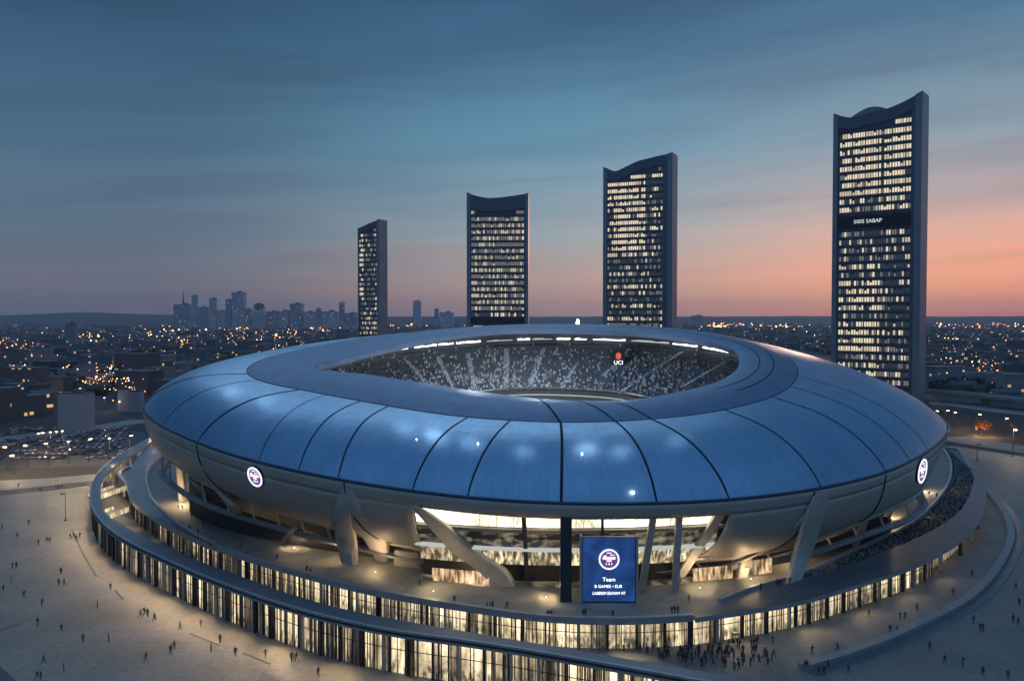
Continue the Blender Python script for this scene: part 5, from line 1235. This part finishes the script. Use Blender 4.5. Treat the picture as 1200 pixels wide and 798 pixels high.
# ------------------------------------------------------------------ people
def person_proto(seed, pose):
    rr = random.Random(seed); T = thing('person', 'x', 'person', (0, 0, 0), 0)
    hgt = rr.uniform(1.66, 1.84); k = hgt/1.75; st = {'stand': .02, 'walk': .30, 'stride': .42}[pose]
    V_ = {}; vs_ = []; rad = []; ed = []
    def v(nm, p, r, par=None):
        V_[nm] = len(vs_); vs_.append([c*k for c in p]); rad.append(r*k)
        if par: ed.append((V_[par], V_[nm]))
    v('pelvis', (0, 0, .95), .135); v('waist', (0, 0, 1.12), .125, 'pelvis'); v('chest', (0, 0, 1.32), .15, 'waist'); v('neckb', (0, 0, 1.47), .075, 'chest'); v('neck', (0, -.01, 1.53), .055, 'neckb')
    v('head', (0, -.02, 1.61), .088, 'neck'); v('crown', (0, -.01, 1.70), .075, 'head')
    for s_, ph in ((1, 1), (-1, -1)):
        a = st*ph
        v('hip%d' % s_, (.095*s_, 0, .9), .09, 'pelvis'); v('knee%d' % s_, (.1*s_, -a*.5-.02, .5), .062, 'hip%d' % s_); v('ank%d' % s_, (.1*s_, -a*.75+(.08 if a < 0 else 0), .09), .042, 'knee%d' % s_); v('toe%d' % s_, (.11*s_, -a*.75-.14+(.08 if a < 0 else 0), .04), .035, 'ank%d' % s_)
        v('sh%d' % s_, (.19*s_, 0, 1.42), .06, 'chest'); v('elb%d' % s_, (.25*s_, a*.3+.02, 1.14), .045, 'sh%d' % s_); v('wr%d' % s_, (.25*s_, a*.45-.08, .90), .032, 'elb%d' % s_); v('hand%d' % s_, (.25*s_, a*.5-.11, .80), .036, 'wr%d' % s_)
    me = bpy.data.meshes.new('body'); me.from_pydata(vs_, ed, []); ob = bpy.data.objects.new('body', me); COL.objects.link(ob)
    sk_ = ob.modifiers.new('skin', 'SKIN'); lay = me.skin_vertices[0].data
    for i, r in enumerate(rad): lay[i].radius = (r, r*.8 if i < 5 else r)
    lay[0].use_root = True
    su = ob.modifiers.new('sub', 'SUBSURF'); su.levels = 1; su.render_levels = 1
    m2 = bpy.data.meshes.new_from_object(ob.evaluated_get(bpy.context.evaluated_depsgraph_get())); bpy.data.objects.remove(ob)
    m2.materials.clear()
    top_c = rr.choice([(.03, .03, .035), (.05, .05, .07), (.02, .02, .02), (.08, .07, .06), (.1, .03, .03)]); low_c = rr.choice([(.02, .02, .03), (.03, .035, .06), (.04, .04, .04)])
    for m_ in (mat('coat', top_c, .85, 0, .1, 5), mat('trousers', low_c, .85, 0, .1, 5), mat('skin', (.42, .27, .2), .6, 0, .05, 5)): m2.materials.append(m_)
    for pgn in m2.polygons:
        c = pgn.center; z = c.z/k; pgn.material_index = 2 if (z > 1.5 or (z < .86 and abs(c.x/k) > .2)) else (0 if z > .88 else 1); pgn.use_smooth = True
    b_ = bpy.data.objects.new('body', m2); COL.objects.link(b_); b_.parent = T
    hb = MB(); hb.ico((0, .012*k, 1.70*k), .105*k, 0, .04, .85); h_ = hb.build('hair', [mat('hair', rr.choice([(.02, .015, .01), (.06, .04, .025), (.1, .1, .1)]), .9, 0, .1, 9)], T, smooth=True)
    if seed % 3 == 0: bb = MB(); bb.box((0, .2*k, 1.28*k), (.3, .16, .42)); bb.build('backpack', [M['dark']], T, bevel=.04)
    return T
PP = [person_proto(i, ['stand', 'walk', 'stride', 'walk', 'stand', 'stride', 'walk', 'stand'][i]) for i in range(8)]
PK = [kids(o) for o in PP]; pused = [False]*8
def put(px, py, h, label, group):
    p = at(px, py, h); k = R.randrange(8); rz = R.uniform(0, 2*PI)
    if not pused[k]: pused[k] = True; o = PP[k]; o.location = (p.x, p.y, h); o.rotation_euler = (0, 0, rz)
    else: o = dup(PP[k], (p.x, p.y, h), rz, kid_cache=PK[k])
    o['label'] = label; o['group'] = group; o['category'] = 'person'; o.scale = (1.02,)*3
    return o
ORD = ['first', 'second', 'third', 'fourth', 'fifth', 'sixth', 'seventh', 'eighth', 'ninth', 'tenth', 'eleventh', 'twelfth', 'thirteenth', 'fourteenth', 'fifteenth', 'sixteenth', 'seventeenth', 'eighteenth', 'nineteenth', 'twentieth']
def row(pts, h, where, group):
    pts = sorted(pts)
    for i, (x, y) in enumerate(pts): put(x, y, h, 'person in dark clothes, %s from left %s' % (ORD[i], where), group)
q6 = lambda L_: [(x/2.87, 520+y/2.87) for x, y in L_]; q5 = lambda L_: [(820+x/2.51, 480+y/2.51) for x, y in L_]; q4 = lambda L_: [(460+x/2.857, 560+y/2.857) for x, y in L_]
row(q6([(62,147),(135,162),(188,152),(198,152),(210,150)]), .004, 'near the far street lamp at left', 'people at the far left of the plaza')
row(q6([(97,274),(8,288),(130,342),(158,333),(167,335),(58,318)]), .004, 'in the upper group on the left plaza', 'people on the upper left plaza')
row(q6([(42,420),(55,420),(205,440),(38,467),(12,497),(80,517),(198,477),(216,477)]), .004, 'in the middle band of the left plaza', 'people across the middle left plaza')
row(q6([(127,612),(207,632),(280,668),(365,665),(147,740),(125,794),(137,794),(215,767),(141,548)]), .004, 'in the bottom left corner of the plaza', 'people in the lower left plaza')
row(q6([(238,322),(247,318),(256,326),(268,318),(328,552),(372,492)]), .004, 'close to the curved pavilion\'s left end', 'people by the pavilion\'s left end')
row(q6([(486,577),(497,582),(472,584),(520,597),(605,625),(675,617),(740,670),(710,700),(574,707),(586,692),(490,732),(792,714),(893,720),(980,732),(988,734),(997,730),(1070,782)]), .004, 'along the curved pavilion\'s lit front', 'people along the pavilion front')
row(q6([(600,224),(613,224),(645,252),(682,274),(612,280),(636,292),(667,307),(706,282),(716,280),(808,352),(932,394),(1032,434),(1045,438)]), 5.0, 'on the raised deck left of the stadium', 'people on the left deck')
row(q4([(30,367),(92,362),(207,420),(316,441),(326,442),(335,440),(383,440),(520,469),(530,469),(638,466),(646,466),(737,470),(935,457),(945,456),(955,457),(993,417)]), 5.0, 'on the deck in front of the stadium gate', 'people on the front deck')
row(q5([(180,532),(228,522),(236,522),(265,515),(675,254),(697,260)]), 5.0, 'on the deck right of the stadium gate', 'people on the right deck')
row(q5([(497,610),(590,617),(603,617),(560,657),(580,660),(638,592),(745,547),(800,492),(405,710),(212,742),(215,687)]), .004, 'between podium and ring wall at right', 'people inside the ring wall')
row(q5([(437,777),(676,707),(720,747),(773,754),(833,784),(805,630),(825,652),(833,652),(922,627),(937,634),(930,530),(940,577),(907,792)]), .004, 'on the dark outer plaza at right', 'people on the outer right plaza')
row(q5([(330,720),(308,766),(316,766),(350,780),(365,783),(378,762)]), .004, 'by the near end of the ring wall', 'people at the ring wall end')
band = lambda x: np.interp(x, [670, 775, 880, 1000], [757, 775, 792, 815])
n_ = 0
while n_ < 95:
    x = R.gauss(815, 42) if R.random() < .7 else R.uniform(720, 900); y = R.uniform(750, 796)
    lim = 768-(x-812)*.18 if x > 812 else 766
    if y > band(x)-1 or y < lim-(4 if x < 812 else 2) or x > 920: continue
    put(x, y, .004, 'one of the dark silhouettes in the dense crowd before the bright podium wall', 'crowd before the bright podium wall'); n_ += 1
# ------------------------------------------------------------------ haze
mb = MB(); mb.box((0, 4600, 129), (26000, 11400, 262))
hz = mb.build('haze', []); hz.data.materials.clear()
hm = bpy.data.materials.new('haze'); hm.use_nodes = True; hn = hm.node_tree; hn.nodes.clear(); ho = hn.nodes.new('ShaderNodeOutputMaterial'); hv = hn.nodes.new('ShaderNodeVolumePrincipled')
hv.inputs['Color'].default_value = (.75, .85, 1, 1); hv.inputs['Density'].default_value = .00007; hv.inputs['Anisotropy'].default_value = .1
hn.links.new(hv.outputs[0], ho.inputs['Volume']); hz.data.materials.append(hm); hz['kind'] = 'stuff'; hz['label'] = 'thin blue evening haze over the whole city'
bpy.data.objects['ground'].location.z = 0
